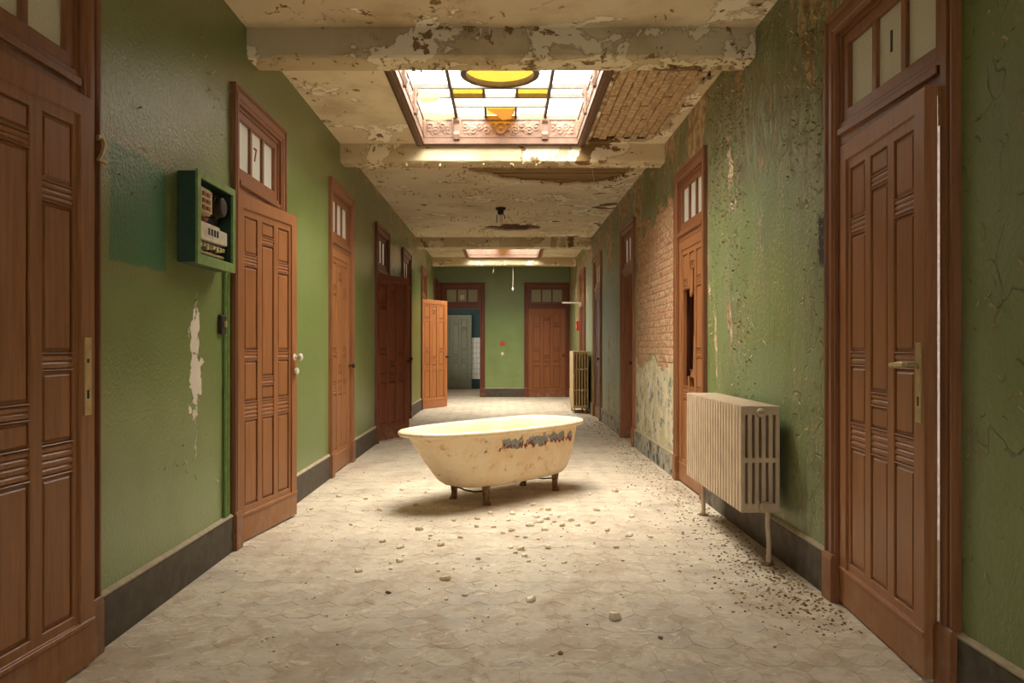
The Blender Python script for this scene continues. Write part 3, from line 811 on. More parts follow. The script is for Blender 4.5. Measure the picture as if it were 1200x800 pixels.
# lobby behind the end wall; side-wall openings added to brighten it
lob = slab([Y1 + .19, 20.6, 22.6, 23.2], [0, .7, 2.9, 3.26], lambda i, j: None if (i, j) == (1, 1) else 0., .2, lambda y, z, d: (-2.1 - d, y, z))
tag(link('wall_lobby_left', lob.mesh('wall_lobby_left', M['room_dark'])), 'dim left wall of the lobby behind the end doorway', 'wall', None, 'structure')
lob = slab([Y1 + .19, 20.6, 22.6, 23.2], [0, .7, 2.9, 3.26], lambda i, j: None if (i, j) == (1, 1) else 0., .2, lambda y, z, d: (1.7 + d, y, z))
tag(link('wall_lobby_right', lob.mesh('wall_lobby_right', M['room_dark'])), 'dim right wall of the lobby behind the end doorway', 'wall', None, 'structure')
lw = tag(link('wall_lobby_back', MB().box(-2.3, 1.9, 23.12, 23.3, 0, 3.26).mesh('wall_lobby_back', M['teal'])), 'dark teal lobby wall with a strip of white tiles', 'wall', None, 'structure')
wt_me = MB().box(-.072, .072, -.012, 0, -.072, .072).mesh('tile', M['wall_tile'], .003)
for i in range(4):
    for j in range(8): link('tile', wt_me, lw, (-.90 + i * .15, 23.12, .36 + j * .15))
# grey-green panelled door in the lobby
DN += 1
gd = tag(empty('door_%d' % DN, (-1.62, 23.05, 0), R(180)), 'grey green panelled door seen through the open end doorway', 'door', None, 'structure')
k = kit(M['grey_door']); lf = link('leaf', k['leaf'], gd, (LW / 2 - .2, 0, .012))
for pm in k['panels'].values(): link('panel', pm, lf)
for pm in k['flutes'].values(): link('fluted_rail', pm, lf)

# ---------------------------------------------------------------- skylights
def carve(u, v, w, h, seed, rosette):
    t = 0.
    cs = []
    if rosette: 
        r = math.hypot(u - w / 2, v - h / 2)
        if r < h * .40:
            return .010 * (max(0, math.cos((r / (h * .40)) * 7.5)) + .3)
    n = max(3, round(w / (h * .44)))
    for i in range(n):
        cx = (i + .5) * w / n; cy = h * (.36 if i % 2 else .64)
        dx, dy = u - cx, v - cy; r = math.hypot(dx, dy); a = math.atan2(dy, dx) * (1 if i % 2 else -1)
        if r < h * .36: t = max(t, (.5 + .5 * math.sin(r / h * 38 - a * 1.0)) * (1 - (r / (h * .36)) ** 3))
    t += .8 * max(0, mnoise.noise(Vector((u * 45, v * 45, seed)))) 
    e = min(u, w - u, v, h - v) / (h * .10)
    return .012 * t * max(0, min(1, e - .3))
def carved_panel(w, h, seed, rosette, mat):
    nu, nv = int(w / .008), int(h / .008); mb = MB()
    z = lambda i, j: carve(w * i / nu, h * j / nv, w, h, seed, rosette)
    vid = [[mb.vert((w * i / nu, -.002 - z(i, j), h * j / nv)) for j in range(nv + 1)] for i in range(nu + 1)]
    for i in range(nu):
        for j in range(nv): mb.f.append([vid[i][j], vid[i + 1][j], vid[i + 1][j + 1], vid[i][j + 1]])
    return mb.mesh('carved_panel', mat, smooth=True, angle=80)
def skylight(y0, y1, label, detail):
    cx = (SX0 + SX1) / 2; cy = (y0 + y1) / 2; hx = (SX1 - SX0) / 2; hy = (y1 - y0) / 2
    s = tag(empty('skylight', (cx, cy, ZC)), label, 'skylight')
    # moulded frame round the opening, proud of the ceiling
    prof = [(0, .0), (0, -.022), (.012, -.030), (.030, -.030), (.036, -.018), (.052, -.018), (.056, -.026), (.065, -.024), (.065, .0)]
    if not detail: prof = prof[:3] + prof[-2:]
    mb = MB(); rr = []
    for (sx, sy) in ((-1, -1), (1, -1), (1, 1), (-1, 1)):
        rr.append([(sx * (hx + min(u, .065)), sy * (hy + min(u, .045)), d) for u, d in prof])
    n = len(prof); mb.v = [p for r in rr for p in r]
    for a in range(4):
        b = (a + 1) % 4
        for k in range(n - 1): mb.f.append([a * n + k, a * n + k + 1, b * n + k + 1, b * n + k])
    link('frame', mb.mesh('frame', M['wood_trim'] if not detail else M['carved'], .0), s)
    # well boards with sunk carved panels
    H = .26
    for ax, sg in (('x', 1), ('x', -1), ('y', 1), ('y', -1)):
        L = 2 * hx if ax == 'x' else 2 * hy
        rot = {('x', 1): 0, ('x', -1): 180, ('y', 1): -90, ('y', -1): 90}[(ax, sg)]
        loc = {('x', 1): (0, hy - .004, 0), ('x', -1): (0, -hy + .004, 0), ('y', 1): (hx - .004, 0, 0), ('y', -1): (-hx + .004, 0, 0)}[(ax, sg)]
        bars = [-.43, .43] if ax == 'x' else [-.36, .36]
        edges = [-L / 2, bars[0], bars[1], L / 2]
        us = lines([-L / 2, -L / 2 + .03], [b - .045 for b in bars[:1]] + [bars[0] + .045], [bars[1] - .045, bars[1] + .045], [L / 2 - .03, L / 2]); vs = [-.018, .045, .055, .215, .225, H]
        lv = lambda i, j: .012 if j == 1 else (.0 if j in (2, 3) and i in (1, 3, 5) else .010)
        wb_ = link('well_board', slab(us, vs, lambda i, j: -.002 if (j in (2,) and i in (1, 3, 5)) else (.016 if j == 1 else .010), -.02, lambda u, v, d: (u, -d, v)).mesh('well_board', M['carved'], .002), s, loc, (0, 0, R(rot)))
        if detail:
            for k, i in enumerate((1, 3, 5)):
                w_ = us[i + 1] - us[i]
                link('carved_panel', carved_panel(w_ - .01, .155, k + rot, k == 1, M['carved']), wb_, (us[i] + .005, .002, .0575))
            for b in bars:
                m2 = MB(); m2.rings([[(b - .03, -.01, z), (b + .03, -.01, z), (b + .03, -y, z), (b - .03, -y, z)] for z, y in ((.02, .03), (.07, .045), (.10, .03), (.17, .030), (.20, .048), (.24, .048))])
                link('bracket', m2.mesh('bracket', M['carved'], .004), wb_)
    # glazing bars and panes
    zt = .262
    def bar(x0, x1, y0_, y1_, hh=.030): link('glazing_bar', MB().box(x0, x1, y0_, y1_, zt - hh, zt + .012).mesh('glazing_bar', M['frame_light'], .002), s)
    by = [.34, .60, .87]; t = .014
    ends = hy
    for sx in (-1, 1):
        bar(sx * .43 - t, sx * .43 + t, -ends, ends, .034)
        for sy in (-1, 1):
            for b in by[:2]: bar(min(sx * .44, sx * hx), max(sx * .44, sx * hx), sy * b - .010, sy * b + .010)
    for sy in (-1, 1):
        for b in by: bar(-.42, .42, sy * b - .012, sy * b + .012)
        for sx in (-1, 1):
            bar(sx * .145 - .011, sx * .145 + .011, min(sy * by[0], sy * by[1]), max(sy * by[0], sy * by[1]))
            bar(sx * .145 - .011, sx * .145 + .011, min(sy * by[2], sy * ends), max(sy * by[2], sy * ends))
    rg = MB(); N = 48; rr = []
    for k in range(N):
        a = 2 * math.pi * k / N
        rr.append([(r * math.cos(a), r * math.sin(a), z) for r, z in ((.28, zt - .028), (.325, zt - .028), (.332, zt + .01), (.273, zt + .01))])
    rg.rings(rr + [rr[0]], cap0=False, cap1=False)
    rm = rg.mesh('ring', M['frame_light']); link('ring', rm, s)
    def pane(x0, x1, y0_, y1_, m='roof_white'):
        o = link('pane', MB().box(x0, x1, y0_, y1_, zt + .002, zt + .006).mesh('pane', M[m]), s)
        if m == 'roof_amber': o['label'] = 'amber pane'
    for sx in (-1, 1):
        X = sorted((sx * .444, sx * hx))
        pane(X[0], X[1], -by[0] + .01, by[0] - .01)
        for sy in (-1, 1):
            for a, b in ((by[0], by[1]), (by[1], ends)):
                Y = sorted((sy * (a + .011), sy * (b - .011 if b != ends else b))); pane(X[0], X[1], Y[0], Y[1])
    for sy in (-1, 1):
        for a, b, kinds in ((by[0], by[1], 'awa'), (by[1], by[2], 'w'), (by[2], ends, 'waw')):
            Y = sorted((sy * (a + .013), sy * (b - .013)))
            if kinds == 'w': pane(-.415, .415, *Y)
            else:
                for c, (x0, x1) in zip(kinds, ((-.415, -.157), (-.133, .133), (.157, .415))): pane(x0, x1, Y[0], Y[1], 'roof_amber' if c == 'a' else 'roof_white')
    dm = MB(); b0 = [(.272 * math.cos(2 * math.pi * k / N), .272 * math.sin(2 * math.pi * k / N)) for k in range(N)]
    dm.rings([[(x, y, z) for x, y in b0] for z in (zt + .002, zt + .006)])
    o = link('pane', dm.mesh('pane', M['roof_amber']), s); o['label'] = 'round amber pane'
    cm = MB(); x1, y1_ = .415, by[0] - .013         # clear glass round the disc
    for k in range(N):
        a0, a1 = 2 * math.pi * k / N, 2 * math.pi * (k + 1) / N
        def outp(a):
            c_, s_ = math.cos(a), math.sin(a); m_ = min(x1 / max(abs(c_), 1e-6), y1_ / max(abs(s_), 1e-6)); m_ = max(m_, .333); return (m_ * c_, m_ * s_)
        p0, p1 = outp(a0), outp(a1)
        cm.quad((.331 * math.cos(a0), .331 * math.sin(a0), zt + .004), (*p0, zt + .004), (*p1, zt + .004), (.331 * math.cos(a1), .331 * math.sin(a1), zt + .004))
    link('pane', cm.mesh('pane', M['roof_white']), s)
    if detail:                                    # torn film hanging from the far panes
        for (pts) in (((-.14, .98, .255), (.14, .98, .255), (.10, 1.12, .20), (.02, 1.14, .19), (-.05, 1.06, .225)),
                      ((-.74, .40, .25), (-.52, .50, .25), (-.56, .62, .22), (-.70, .66, .20), (-.74, .56, .23)),
                      ((-.74, 1.06, .25), (-.40, 1.10, .25), (-.42, 1.18, .235), (-.60, 1.19, .19), (-.74, 1.18, .215)),
                      ((.16, 1.10, .25), (.42, 1.10, .25), (.40, 1.17, .22), (.30, 1.16, .20), (.22, 1.18, .225))):
            m3 = MB(); c_ = tuple(sum(p[i] for p in pts) / len(pts) for i in range(3)); c_ = (c_[0], c_[1], c_[2] - .012)
            m3.rings([[p for p in pts], [(p[0] * .999, p[1] * .999, p[2] - .003) for p in pts]])
            o = link('torn_film', m3.mesh('torn_film', M['film']), s)
    return s
skylight(*SKY[1], 'carved skylight with amber and clear panes above the bathtub', True)
skylight(*SKY[2], 'far skylight mostly hidden between the two last beams', False)
skylight(*SKY[0], 'skylight added in the ceiling behind the viewer to light the foreground', False)

# ---------------------------------------------------------------- bathtub
A = math.atan2(.737, .676)
tub = tag(empty('bathtub', (.007, 6.5, 0), A), 'yellowed cast iron bathtub with chipped rim standing alone in the corridor', 'bathtub')
def outline(z, sl, sr, hw, N=72):
    xm = -.10; out = []
    for k in range(N):
        a = 2 * math.pi * k / N; c_, s_ = math.cos(a), math.sin(a)
        n = 3.6 if c_ >= 0 else 2.5
        e = lambda t: math.copysign(abs(t) ** (2 / n), t)
        out.append((xm + (sr - xm if c_ >= 0 else xm - sl) * e(c_), hw * e(s_), z + .012 * max(0, (xm + (sr - xm) * c_)) * (z > .5)))
    return out
SH = [(.13, -.44, .44, .13), (.133, -.55, .53, .20), (.15, -.62, .585, .24), (.185, -.675, .615, .268), (.24, -.725, .64, .29), (.32, -.79, .66, .31), (.42, -.87, .68, .327), (.50, -.935, .692, .338), (.535, -.96, .70, .342),
      (.540, -1.00, .725, .362), (.545, -1.03, .747, .380), (.556, -1.047, .757, .388), (.572, -1.05, .758, .390), (.584, -1.038, .75, .381), (.588, -1.01, .73, .362),
      (.584, -.975, .705, .343), (.570, -.955, .69, .332), (.50, -.90, .672, .316), (.36, -.79, .645, .292), (.25, -.69, .605, .262), (.205, -.60, .54, .21), (.195, -.45, .42, .12)]
shell = MB(); shell.rings([outline(*r) for r in SH])
link('shell', shell.mesh('shell', M['tub'], smooth=True, angle=60), tub)
def foot(sx, sy):
    mb = MB(); rr = []
    for z, o_, wx, wy in ((.215, 0, .050, .016), (.17, .012, .048, .022), (.12, .018, .036, .024), (.06, .014, .026, .020), (.03, .018, .026, .022), (.012, .032, .032, .030), (0.0, .034, .032, .032)):
        y = sy * (.165 + o_ * .6); x = sx * .417
        rr.append([(x + wx * math.cos(t) * 1, y + wy * math.sin(t), z) for t in [2 * math.pi * k / 10 for k in range(10)]])
    mb.rings(rr[::-1]); return mb.mesh('foot', M['foot'], smooth=True, angle=50)
for sx in (-1, 1):
    for sy in (-1, 1): link('foot', foot(sx, sy), tub)
    link('brace', MB().tube([(sx * .417, -.17, .105), (sx * .417, -.05, .085), (sx * .417, .05, .085), (sx * .417, .17, .105)], .007, 6).mesh('brace', M['iron']), tub)
dr = MB(); dr.rings([[(.46 + r * math.cos(t), r * math.sin(t), z) for t in [2 * math.pi * k / 14 for k in range(14)]] for z, r in ((.196, .036), (.2005, .034), (.2005, .02), (.197, .018))])
link('drain', dr.mesh('drain', M['iron']), tub)

# ---------------------------------------------------------------- radiators
def section_mesh(depth, z0, z1, th, cols, bridges, mat, bev=.008):
    m = .018; cw = .024; gap = (depth - 2 * m - (cols - 0) * 0) 
    n = cols; pitch = (depth - cw) / (n - 1)
    us = []
    for k in range(n): us += [k * pitch, k * pitch + cw]
    us = lines(us); vs = lines(z0, z0 + .05, z1 - .05, z1, [e for b in bridges for e in (b - .014, b + .014)])
    solid_rows = lambda v: v < z0 + .05 or v > z1 - .05 or any(abs(v - b) < .014 for b in bridges)
    lv = lambda i, j: (th / 2) if i % 2 == 0 else ((th / 2 - .006) if solid_rows((vs[j] + vs[j + 1]) / 2) else None)
    return slab(us, vs, lv, -th / 2, lambda u, v, d: (u, d, v)).mesh('section', mat, bev, 3, True, 50)
# large radiator by the right wall; sections stand side by side along the wall
rad = tag(empty('radiator', (1.305, 4.40, 0)), 'long low cream cast iron radiator on the right wall in front of a door', 'radiator')
sec = section_mesh(.215, .285, .875, .050, 6, (.575,), M['rad'], .0105)
NS = 22
for k in range(NS): link('section', sec, rad, (0, .03 + k * .0605, 0))
def cyl_y(x, z, y0, y1, r, n=16):
    return MB().tube([(x, y0, z), (x, y1, z)], r, n)
link('manifold', cyl_y(.1075, .835, .03, NS * .0605 - .03, .022).mesh('manifold', M['rad'], smooth=True), rad)
link('manifold', cyl_y(.1075, .325, .03, NS * .0605 - .03, .022).mesh('manifold', M['rad'], smooth=True), rad)
pl = MB(); pl.rings([[(.1075 + r * math.cos(t), y, .838 + r * math.sin(t)) for t in [2 * math.pi * k / 18 for k in range(18)]] for y, r in ((.006, .026), (-.008, .026), (-.014, .022), (-.014, .010), (-.022, .009), (-.024, .004))])
link('end_plug', pl.mesh('end_plug', M['rad'], smooth=True), rad)
vl = MB(); vl.tube([(.125, .01, .325), (.125, -.03, .325)], .030, 6); link('valve', vl.mesh('valve', M['rad'], .003), rad)
vb = MB().box(.095, .165, -.035, .0, .290, .352); link('valve_body', vb.mesh('valve_body', M['rad'], .010, 2, True), rad)
link('supply_pipe', MB().tube([(.14, -.02, .30), (.14, -.02, .22), (.143, -.02, .18), (.15, -.01, .12), (.15, -.005, .07), (.147, 0, .0)], .0135, 10).mesh('supply_pipe', M['rad'], smooth=True), rad)
fg = MB(); fg.rings([[(.147 + r * math.cos(t), r * math.sin(t), z) for t in [2 * math.pi * k / 14 for k in range(14)]] for z, r in ((0, .038), (.008, .036), (.014, .018))])
link('floor_flange', fg.mesh('floor_flange', M['foot'], smooth=True), rad)
link('return_pipe', MB().tube([(.115, 1.30, .30), (.115, 1.30, .0)], .014, 10).mesh('return_pipe', M['rad'], smooth=True), rad)
fg = MB(); fg.rings([[(.115 + r * math.cos(t), 1.30 + r * math.sin(t), z) for t in [2 * math.pi * k / 14 for k in range(14)]] for z, r in ((0, .036), (.008, .034), (.014, .018))])
link('floor_flange', fg.mesh('floor_flange', M['foot'], smooth=True), rad)
for y in (.20, 1.10):
    link('wall_bracket', MB().box(.05, .262, y, y + .02, .27, .30).mesh('wall_bracket', M['rad'], .003), rad)
# tall far radiator
rad2 = tag(empty('radiator', (1.245, 14.55, 0)), 'tall narrow yellowish radiator standing by the far right wall', 'radiator')
sec2 = section_mesh(.275, .09, 1.13, .050, 6, (.42, .80), M['rad_y'])
for k in range(14): link('section', sec2, rad2, (0, .03 + k * .058, 0))
link('manifold', cyl_y(.137, 1.09, .03, .78, .022, 12).mesh('manifold', M['rad_y'], smooth=True), rad2)
link('manifold', cyl_y(.137, .13, .03, .78, .022, 12).mesh('manifold', M['rad_y'], smooth=True), rad2)
for y in (.06, .72):
    for x in (.03, .235):
        link('foot', MB().tube([(x, y, .10), (x, y, .04), (x, y, 0)], [.018, .012, .022], 8).mesh('foot', M['rad_y'], smooth=True), rad2)
pl = MB(); pl.rings([[(.137 + r * math.cos(t), y, 1.09 + r * math.sin(t)) for t in [2 * math.pi * k / 12 for k in range(12)]] for y, r in ((.006, .03), (-.012, .03), (-.016, .012))])
link('end_plug', pl.mesh('end_plug', M['rad_y']), rad2)
# wall scorch / old pipe beside it
pipe = tag(link('wall_pipe', MB().tube([(1.545, 15.25, 0), (1.545, 15.25, .9), (1.545, 15.22, 1.02)], .016, 8).mesh('wall_pipe', M['iron'], smooth=True)), 'dark upright pipe on the right wall just beyond the tall radiator', 'pipe')

# ---------------------------------------------------------------- meter box on the left wall
bx = tag(empty('meter_box', (XL, 4.2, 1.85)), 'open green electric meter box mounted on the left wall beside the second door', 'meter box')
Y_, Z_, D_ = .266, .226, .105
us = [-Y_, -Y_ + .028, Y_ - .028, Y_]; vs = [-Z_, -Z_ + .035, Z_ - .028, Z_]
link('case', slab(us, vs, lambda i, j: .012 if (i, j) == (1, 1) else D_ - .012, 0.001, lambda u, v, d: (d, u, v)).mesh('case', M['box_dark'], .003), bx)
fr = slab([-Y_ - .008, -Y_ + .034, Y_ - .030, Y_ + .008], [-Z_ - .008, -Z_ + .042, Z_ - .030, Z_ + .008], lambda i, j: None if (i, j) == (1, 1) else D_, D_ - .014, lambda u, v, d: (d, u, v))
link('front_frame', fr.mesh('front_frame', M['box_green'], .003), bx)
link('backboard', MB().box(.012, .020, -.235, .235, -.185, .195).mesh('backboard', M['dark']), bx)
m1 = MB().box(.02, .085, -.19, -.02, .035, .17).mesh('terminal_block', M['beige'], .01, 2)
tb = link('terminal_block', m1, bx)
for i in range(2):
    for j in range(3): link('contact', MB().box(.084, .090, -.165 + i * .06, -.125 + i * .06, .055 + j * .035, .075 + j * .035).mesh('contact', M['copper']), tb)
mb = MB(); mb.rings([[(x, .13 + r * math.cos(t), .11 + r * math.sin(t)) for t in [2 * math.pi * k / 20 for k in range(20)]] for x, r in ((.02, .062), (.055, .062), (.058, .055), (.085, .052), (.092, .044))])
link('round_fuse', mb.mesh('round_fuse', M['iron'], smooth=True), bx)
mb = MB(); mb.hull([(.02, -.17, .03), (.055, -.17, .03), (.055, .02, .03), (.02, .02, .03), (.02, -.12, -.045), (.045, -.12, -.045), (.045, -.06, -.035), (.02, -.06, -.035)])
link('wire_cluster', mb.mesh('wire_cluster', M['copper'], .006), bx)
fb = link('fuse_block', MB().box(.02, .095, -.215, .06, -.10, -.012).mesh('fuse_block', M['white'], .005), bx)
for k in range(4): link('slot', MB().box(.0945, .0965, -.11 + k * .04, -.085 + k * .04, -.07, -.035).mesh('slot', M['black']), fb)
link('fuse_block', MB().box(.02, .085, .07, .20, -.095, -.02).mesh('fuse_block', M['white'], .005), bx)
for k in range(9): link('fuse', MB().box(.025, .075, -.21 + k * .046, -.178 + k * .046, -.142 + (k % 3) * .006, -.108).mesh('fuse', M['white' if k % 2 else 'beige'], .004), bx)
link('rail', MB().box(.02, .06, -.22, .225, -.165, -.148).mesh('rail', M['beige'], .003), bx)
for k in range(7): link('wire', MB().tube([(.05, -.19 + k * .06, -.10), (.075, -.185 + k * .06, -.12), (.05, -.18 + k * .06, -.155)], .004, 5).mesh('wire', M['iron']), bx)
# conduits and switch
for k, (y, a, b) in enumerate(((4.575, .225, 2.10), (4.615, .225, 1.62))):
    e = tag(link('conduit', MB().tube([(XL + .012, y, a), (XL + .012, y, (a + b) / 2), (XL + .012, y, b)], .010, 8).mesh('conduit', M['box_green'], smooth=True)),
            ['thin green conduit rising past the meter box to above it', 'thin green conduit ending level with the bottom of the meter box'][k], 'conduit')
sw = tag(empty('light_switch', (XL, 4.53, 1.33)), 'dark light switch on the left wall under the meter box', 'switch')
link('plate', MB().box(0.001, .022, -.04, .04, -.055, .055).mesh('plate', M['iron'], .004), sw)
link('toggle', MB().box(.022, .036, -.012, .012, -.015, .02).mesh('toggle', M['brass'], .003), sw)

# ---------------------------------------------------------------- small fittings
cb = tag(link('call_button', MB().tube([(-.066, Y1, 1.305), (-.066, Y1 - .03, 1.305)], .055, 14).mesh('call_button', M['red'], .004)), 'red round alarm button on the green end wall', 'button')
tag(link('wall_socket', MB().tube([(-.066, Y1, 1.05), (-.066, Y1 - .025, 1.05)], .04, 14).mesh('wall_socket', M['white'], .004)), 'small white socket under the red button on the end wall', 'socket')
ab = tag(empty('alarm_box', (XR, 16.9, 1.66)), 'small red alarm box on the far right wall', 'alarm')
link('body', MB().box(-.06, 0, -.06, .06, -.10, .10).mesh('body', M['red'], .006), ab)
link('glass', MB().box(-.064, -.06, -.04, .04, -.05, .04).mesh('glass', M['white'], .001), ab)
lamp = tag(empty('ceiling_lamp', (-.065, 11.4, ZC)), 'broken ceiling lamp holder with dangling wires in the long ceiling bay', 'lamp')
lb = MB(); lb.rings([[(r * math.cos(t), r * math.sin(t), z) for t in [2 * math.pi * k / 14 for k in range(14)]] for z, r in ((0.002, .075), (-.03, .07), (-.04, .045), (-.09, .04), (-.10, .025))])
link('holder', lb.mesh('holder', M['iron'], smooth=True), lamp)
for k in range(4):
    a = k * 1.7; link('wire', MB().tube([(.03 * math.cos(a), .03 * math.sin(a), -.09), (.055 * math.cos(a), .05 * math.sin(a), -.11), (.06 * math.cos(a), .05 * math.sin(a), -.16 - .03 * k)], .006, 5).mesh('wire', M['beige' if k % 2 else 'iron']), lamp)
lc = tag(empty('pull_cord', (.17, 17.8, 3.02)), 'thin pull cord with white knob hanging from the farthest beam', 'cord')
link('cord', MB().tube([(0, 0, 0), (.005, 0, -.25), (0, 0, -.5)], .005, 5).mesh('cord', M['white']), lc)
link('knob', MB().tube([(0, 0, -.48), (0, 0, -.51), (0, 0, -.55)], [.01, .028, .012], 10).mesh('knob', M['white'], smooth=True), lc)
tag(link('dangling_wire', MB().tube([(-.26, 17.8, 3.02), (-.255, 17.8, 2.95), (-.27, 17.8, 2.86)], .006, 5).mesh('dangling_wire', M['white'])), 'short loose wire hanging from the farthest beam left of the pull cord', 'wire')
tag(link('hanging_string', MB().tube([(.93, 8.6, 3.24), (.94, 8.6, 3.12), (.965, 8.6, 2.98)], .003, 5).mesh('hanging_string', M['white'])), 'pale string hanging out of the fallen ceiling patch', 'string')

# ---------------------------------------------------------------- peeling paint flakes standing off the surfaces
def flakes(name, n, fn, mat, parent, size, label):
    mb = MB(); k = 0
    while k < n:
        r = fn()
        if r is None: continue
        k += 1
        p, nrm, up = r; nrm = Vector(nrm); up = Vector(up); sd = nrm.cross(up)
        a = rnd.uniform(-.9, .9); u = (up * math.cos(a) + sd * math.sin(a)); s_ = nrm.cross(u)
        L = rnd.uniform(.5, 1.6) * size; W = rnd.uniform(.3, .8) * size; lift = rnd.uniform(.3, 1.1)
        p = Vector(p); b = len(mb.v)
        for i, t in enumerate((0, .5, 1)):
            c_ = p + u * (L * t * math.cos(lift * t)) + nrm * (.001 + L * t * math.sin(lift * t) * .7)
            ww = W * (.55 + .45 * t) * rnd.uniform(.6, 1.1)
            mb.v += [tuple(c_ - s_ * ww / 2 + u * rnd.uniform(-.2, .2) * W), tuple(c_ + s_ * ww / 2)]
        mb.f += [[b, b + 1, b + 3, b + 2], [b + 2, b + 3, b + 5, b + 4]]
    o = link(name, mb.mesh(name, mat), parent); o['kind'] = 'stuff'; o['label'] = label
def on_right():
    y = rnd.uniform(3.9, 18) if rnd.random() < .5 else rnd.uniform(3.9, 6.1)
    if rnd.random() < .06: y = rnd.uniform(1.7, 2.7)
    z = .3 + 2.88 * rnd.random() ** .7
    if any(abs(y - c) < .57 for c in RIGHT) and z < 2.8: return None
    if 7.3 < y < 9.6 and bricks_zone(y, z): return None
    v = mnoise.noise(Vector((y * 1.4, z * .6, 9))) + .45 * max(0, z - 2.0) - .1
    if v < rnd.uniform(-.1, .6): return None
    return (XR, y, z), (-1, 0, 0), (0, 0, 1 if rnd.random() < .5 else -1)
flakes('paint_flakes', 2600, on_right, M['flake'], wall_r, .024, 'curling flakes of green paint on the right wall')
def on_left():
    y = rnd.uniform(7.2, 17) if rnd.random() < .8 else rnd.uniform(3.3, 5); z = rnd.uniform(2.3, 3.18) if y > 7 else rnd.uniform(.4, 3.1)
    if any(abs(y - c) < .57 for c in LEFT) and z < 2.8: return None
    if mnoise.noise(Vector((y * 1.1, z * 1.3, 2))) + (.2 if 8 < y < 11 else -.1) < rnd.uniform(-.1, .6): return None
    return (XL, y, z), (1, 0, 0), (0, 0, 1 if rnd.random() < .5 else -1)
flakes('paint_flakes', 350, on_left, M['flake'], wall_l, .024, 'curling flakes of green paint on the left wall')
def on_ceiling():
    x = rnd.uniform(XL + .05, XR - .05); y = rnd.uniform(3.6, 14.4)
    if any(a - .1 < y < b + .1 for a, b in SKY) and SX0 - .1 < x < SX1 + .1: return None
    if ceil_hole(x, y) or 4.9 < y < 5.3 or 7.75 < y < 8.15: return None
    if mnoise.noise(Vector((x * 1.5, y * 1.5, 5))) < rnd.uniform(0, .5): return None
    a = rnd.uniform(0, 6.28); return (x, y, ZC), (0, 0, -1), (math.cos(a), math.sin(a), 0)
flakes('paint_flakes', 600, on_ceiling, M['flake_cream'], ceiling, .035, 'curling flakes of cream ceiling paint')
def on_beams():
    y0, y1 = ((4.99, 5.26), (7.82, 8.09))[rnd.random() < .5]
    x = rnd.uniform(XL + .05, XR - .05)
    if mnoise.noise(Vector((x * 1.8, y0, 5))) < rnd.uniform(-.3, .4): return None
    return (x, y0 + rnd.uniform(.02, .24), 3.02), (0, 0, -1), (0, -1, 0)
flakes('paint_flakes', 160, on_beams, M['flake_cream'], ceiling, .04, 'flakes of cream paint hanging under the beams')

# ---------------------------------------------------------------- rubble
def chunk(sx, sy, sz, mat, k):
    mb = MB(); r = random.Random(k); N = 6 + k % 4; rr = []
    base = [r.uniform(.62, 1.12) for _ in range(N)]; off = [r.uniform(-.3, .3) for _ in range(N)]
    tx, ty = r.uniform(-.35, .35), r.uniform(-.35, .35)
    for z, f in ((0, .92), (.45, 1.0), (1.0, .74)):
        ring = []
        for i in range(N):
            a = 2 * math.pi * i / N + off[i]; q_ = f * base[i] * r.uniform(.88, 1.08); x, y = q_ * math.cos(a), q_ * math.sin(a)
            ring.append((sx / 2 * x, sy / 2 * y, sz * z * (1 + tx * x + ty * y) * r.uniform(.85, 1.1)))
        rr.append(ring)
    mb.rings(rr); return mb.mesh('plaster_chunk', mat, .001)
BIG = [(622, 701, 17, 'largest pale plaster chunk in the foreground, right of the middle of the floor', 'chip'),
       (720, 721, 23, 'flat pale plaster slab nearest the viewer, right of centre', 'chip'),
       (420, 667, 12, 'squarish pale brown chunk lying alone at the left of the floor', 'chip'),
       (523, 676, 15, 'rounded pale chunk in the middle foreground, left of the largest chunk', 'chip'),
       (468, 655, 11, 'pale chunk right of the squarish brown one on the left floor', 'chip'),
       (774, 745, 8, 'small dark clod in the right foreground', 'chip_dark'),
       (657, 763, 9, 'dark broken clod nearest the bottom edge of the floor', 'chip_dark'),
       (556, 721, 4, 'tiny orange brick crumb in the middle foreground', 'brick'),
       (455, 692, 9, 'dark thin splinter lying left of the middle foreground', 'chip_dark')]
for i, (px, py, wpx, lab, mt) in enumerate(BIG):
    x, y, _ = floor_pt(px, py + 3); s = wpx / FPX * y
    o = link('plaster_chunk', chunk(s * 1.05, s * .8, s * .30, M[mt], 100 + i), None, (x, y, .0), (0, 0, rnd.uniform(0, 6))); tag(o, lab, 'rubble')
PX = [(467, 655), (459, 665), (447, 633), (411, 613), (524, 701), (544, 696), (560, 653), (572, 661), (620, 656), (638, 661), (660, 658), (700, 660), (558, 615), (540, 628), (505, 626), (492, 619), (518, 637),
      (477, 604), (500, 575), (634, 595), (645, 601), (658, 614), (638, 619), (590, 623), (580, 616), (595, 608), (610, 642), (677, 614), (695, 611), (737, 626), (740, 604), (763, 628), (397, 580), (429, 583), (830, 710),
      (364, 595), (532, 608), (620, 614), (632, 610), (650, 610), (627, 604), (605, 646), (367, 699), (314, 746), (395, 738), (546, 760), (640, 606), (655, 604), (642, 596), (670, 608), (600, 620), (606, 627), (575, 600), (560, 606),
      (625, 590), (487, 590), (470, 572), (446, 596), (470, 640), (478, 562), (520, 590), (600, 600), (616, 628), (630, 630), (641, 640), (615, 650), (598, 640), (722, 640), (712, 620), (700, 596), (720, 574), (690, 578), (748, 588)]
chip_me = [chunk(1, .75, .30, M['chip'], k) for k in range(8)]
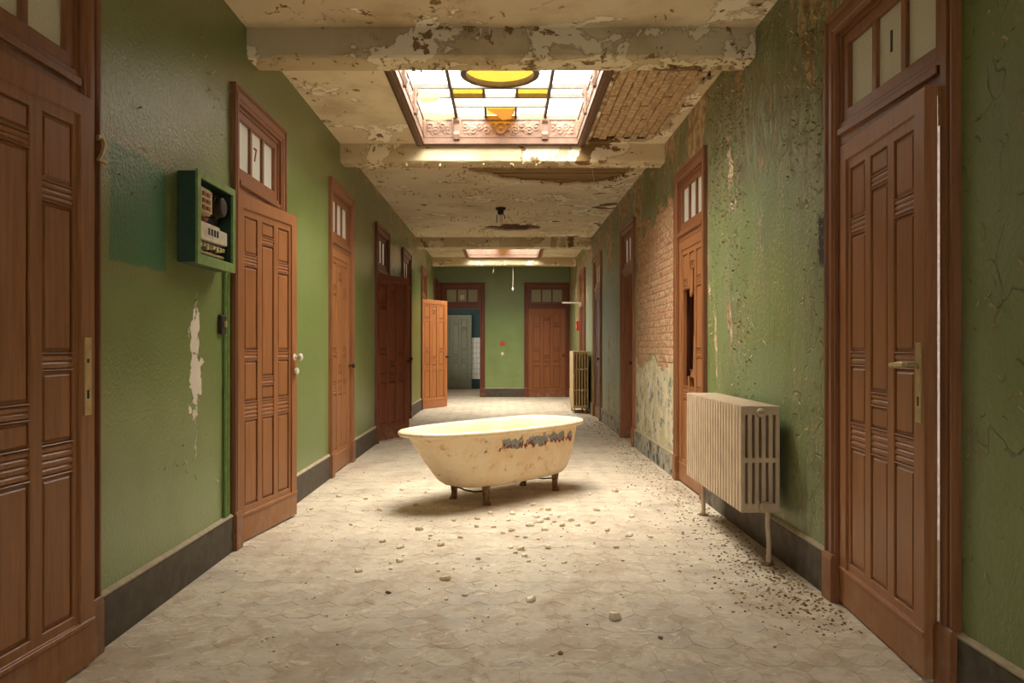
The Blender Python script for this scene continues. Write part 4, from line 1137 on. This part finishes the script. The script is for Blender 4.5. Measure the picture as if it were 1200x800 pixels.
for i, (px, py) in enumerate(PX):
    x, y, _ = floor_pt(px + rnd.uniform(-1, 1), py + 2)
    s = rnd.uniform(5, 11) / FPX * y * (1.15 if py < 660 else .8)
    o = link('plaster_chip', chip_me[i % 8], None, (x, y, 0), (0, 0, rnd.uniform(0, 6.28))); o.scale = (s, s, s)
    tag(o, 'small pale plaster chip lying loose on the dusty corridor floor', 'rubble', 'small plaster chips around the bathtub')
def crumbs(name, n, fn, mat, label, s0, s1):
    mb = MB()
    for _ in range(n):
        x, y = fn(); s = rnd.uniform(s0, s1); a = rnd.uniform(0, 6.28); b = len(mb.v); h = s * rnd.uniform(.25, .7)
        pts = [(x + s * math.cos(a + t) * rnd.uniform(.6, 1), y + s * math.sin(a + t) * rnd.uniform(.6, 1)) for t in (0, 1.6, 3.1, 4.7)]
        mb.v += [(px, py, -.001) for px, py in pts] + [(x + (px - x) * .7, y + (py - y) * .7, h * rnd.uniform(.7, 1)) for px, py in pts]
        mb.f += [[b + 4, b + 5, b + 6, b + 7]] + [[b + k, b + (k + 1) % 4, b + 4 + (k + 1) % 4, b + 4 + k] for k in range(4)]
    tag(link(name, mb.mesh(name, mat)), label, 'debris', None, 'stuff')
def all_floor():
    while True:
        y = rnd.uniform(2.4, 18.5); x = rnd.uniform(XL + .05, XR - .05)
        if rnd.random() < (1.0 if 4.2 < y < 8 else .45): return x, y
crumbs('plaster_crumbs', 1500, all_floor, M['chip'], 'fine pale plaster crumbs scattered over the whole floor', .003, .014)
def right_side():
    y = 3.6 + 14 * rnd.random() ** 1.3; return XR - .04 - abs(rnd.gauss(0, .19)), y
crumbs('fallen_flakes', 2200, right_side, M['litter'], 'fallen paint flakes and dirt heaped along the right skirting', .003, .013)
def right_near():
    y = rnd.uniform(3.3, 4.9); return XR - .05 - abs(rnd.gauss(0, .2)), y
crumbs('dark_crumbs', 260, right_near, M['chip_dark'], 'dark crumbs of dirt by the skirting below the big radiator', .003, .012)
crumbs('dirt_specks', 320, all_floor, M['chip_dark'], 'dark specks of dirt scattered over the floor', .002, .009)
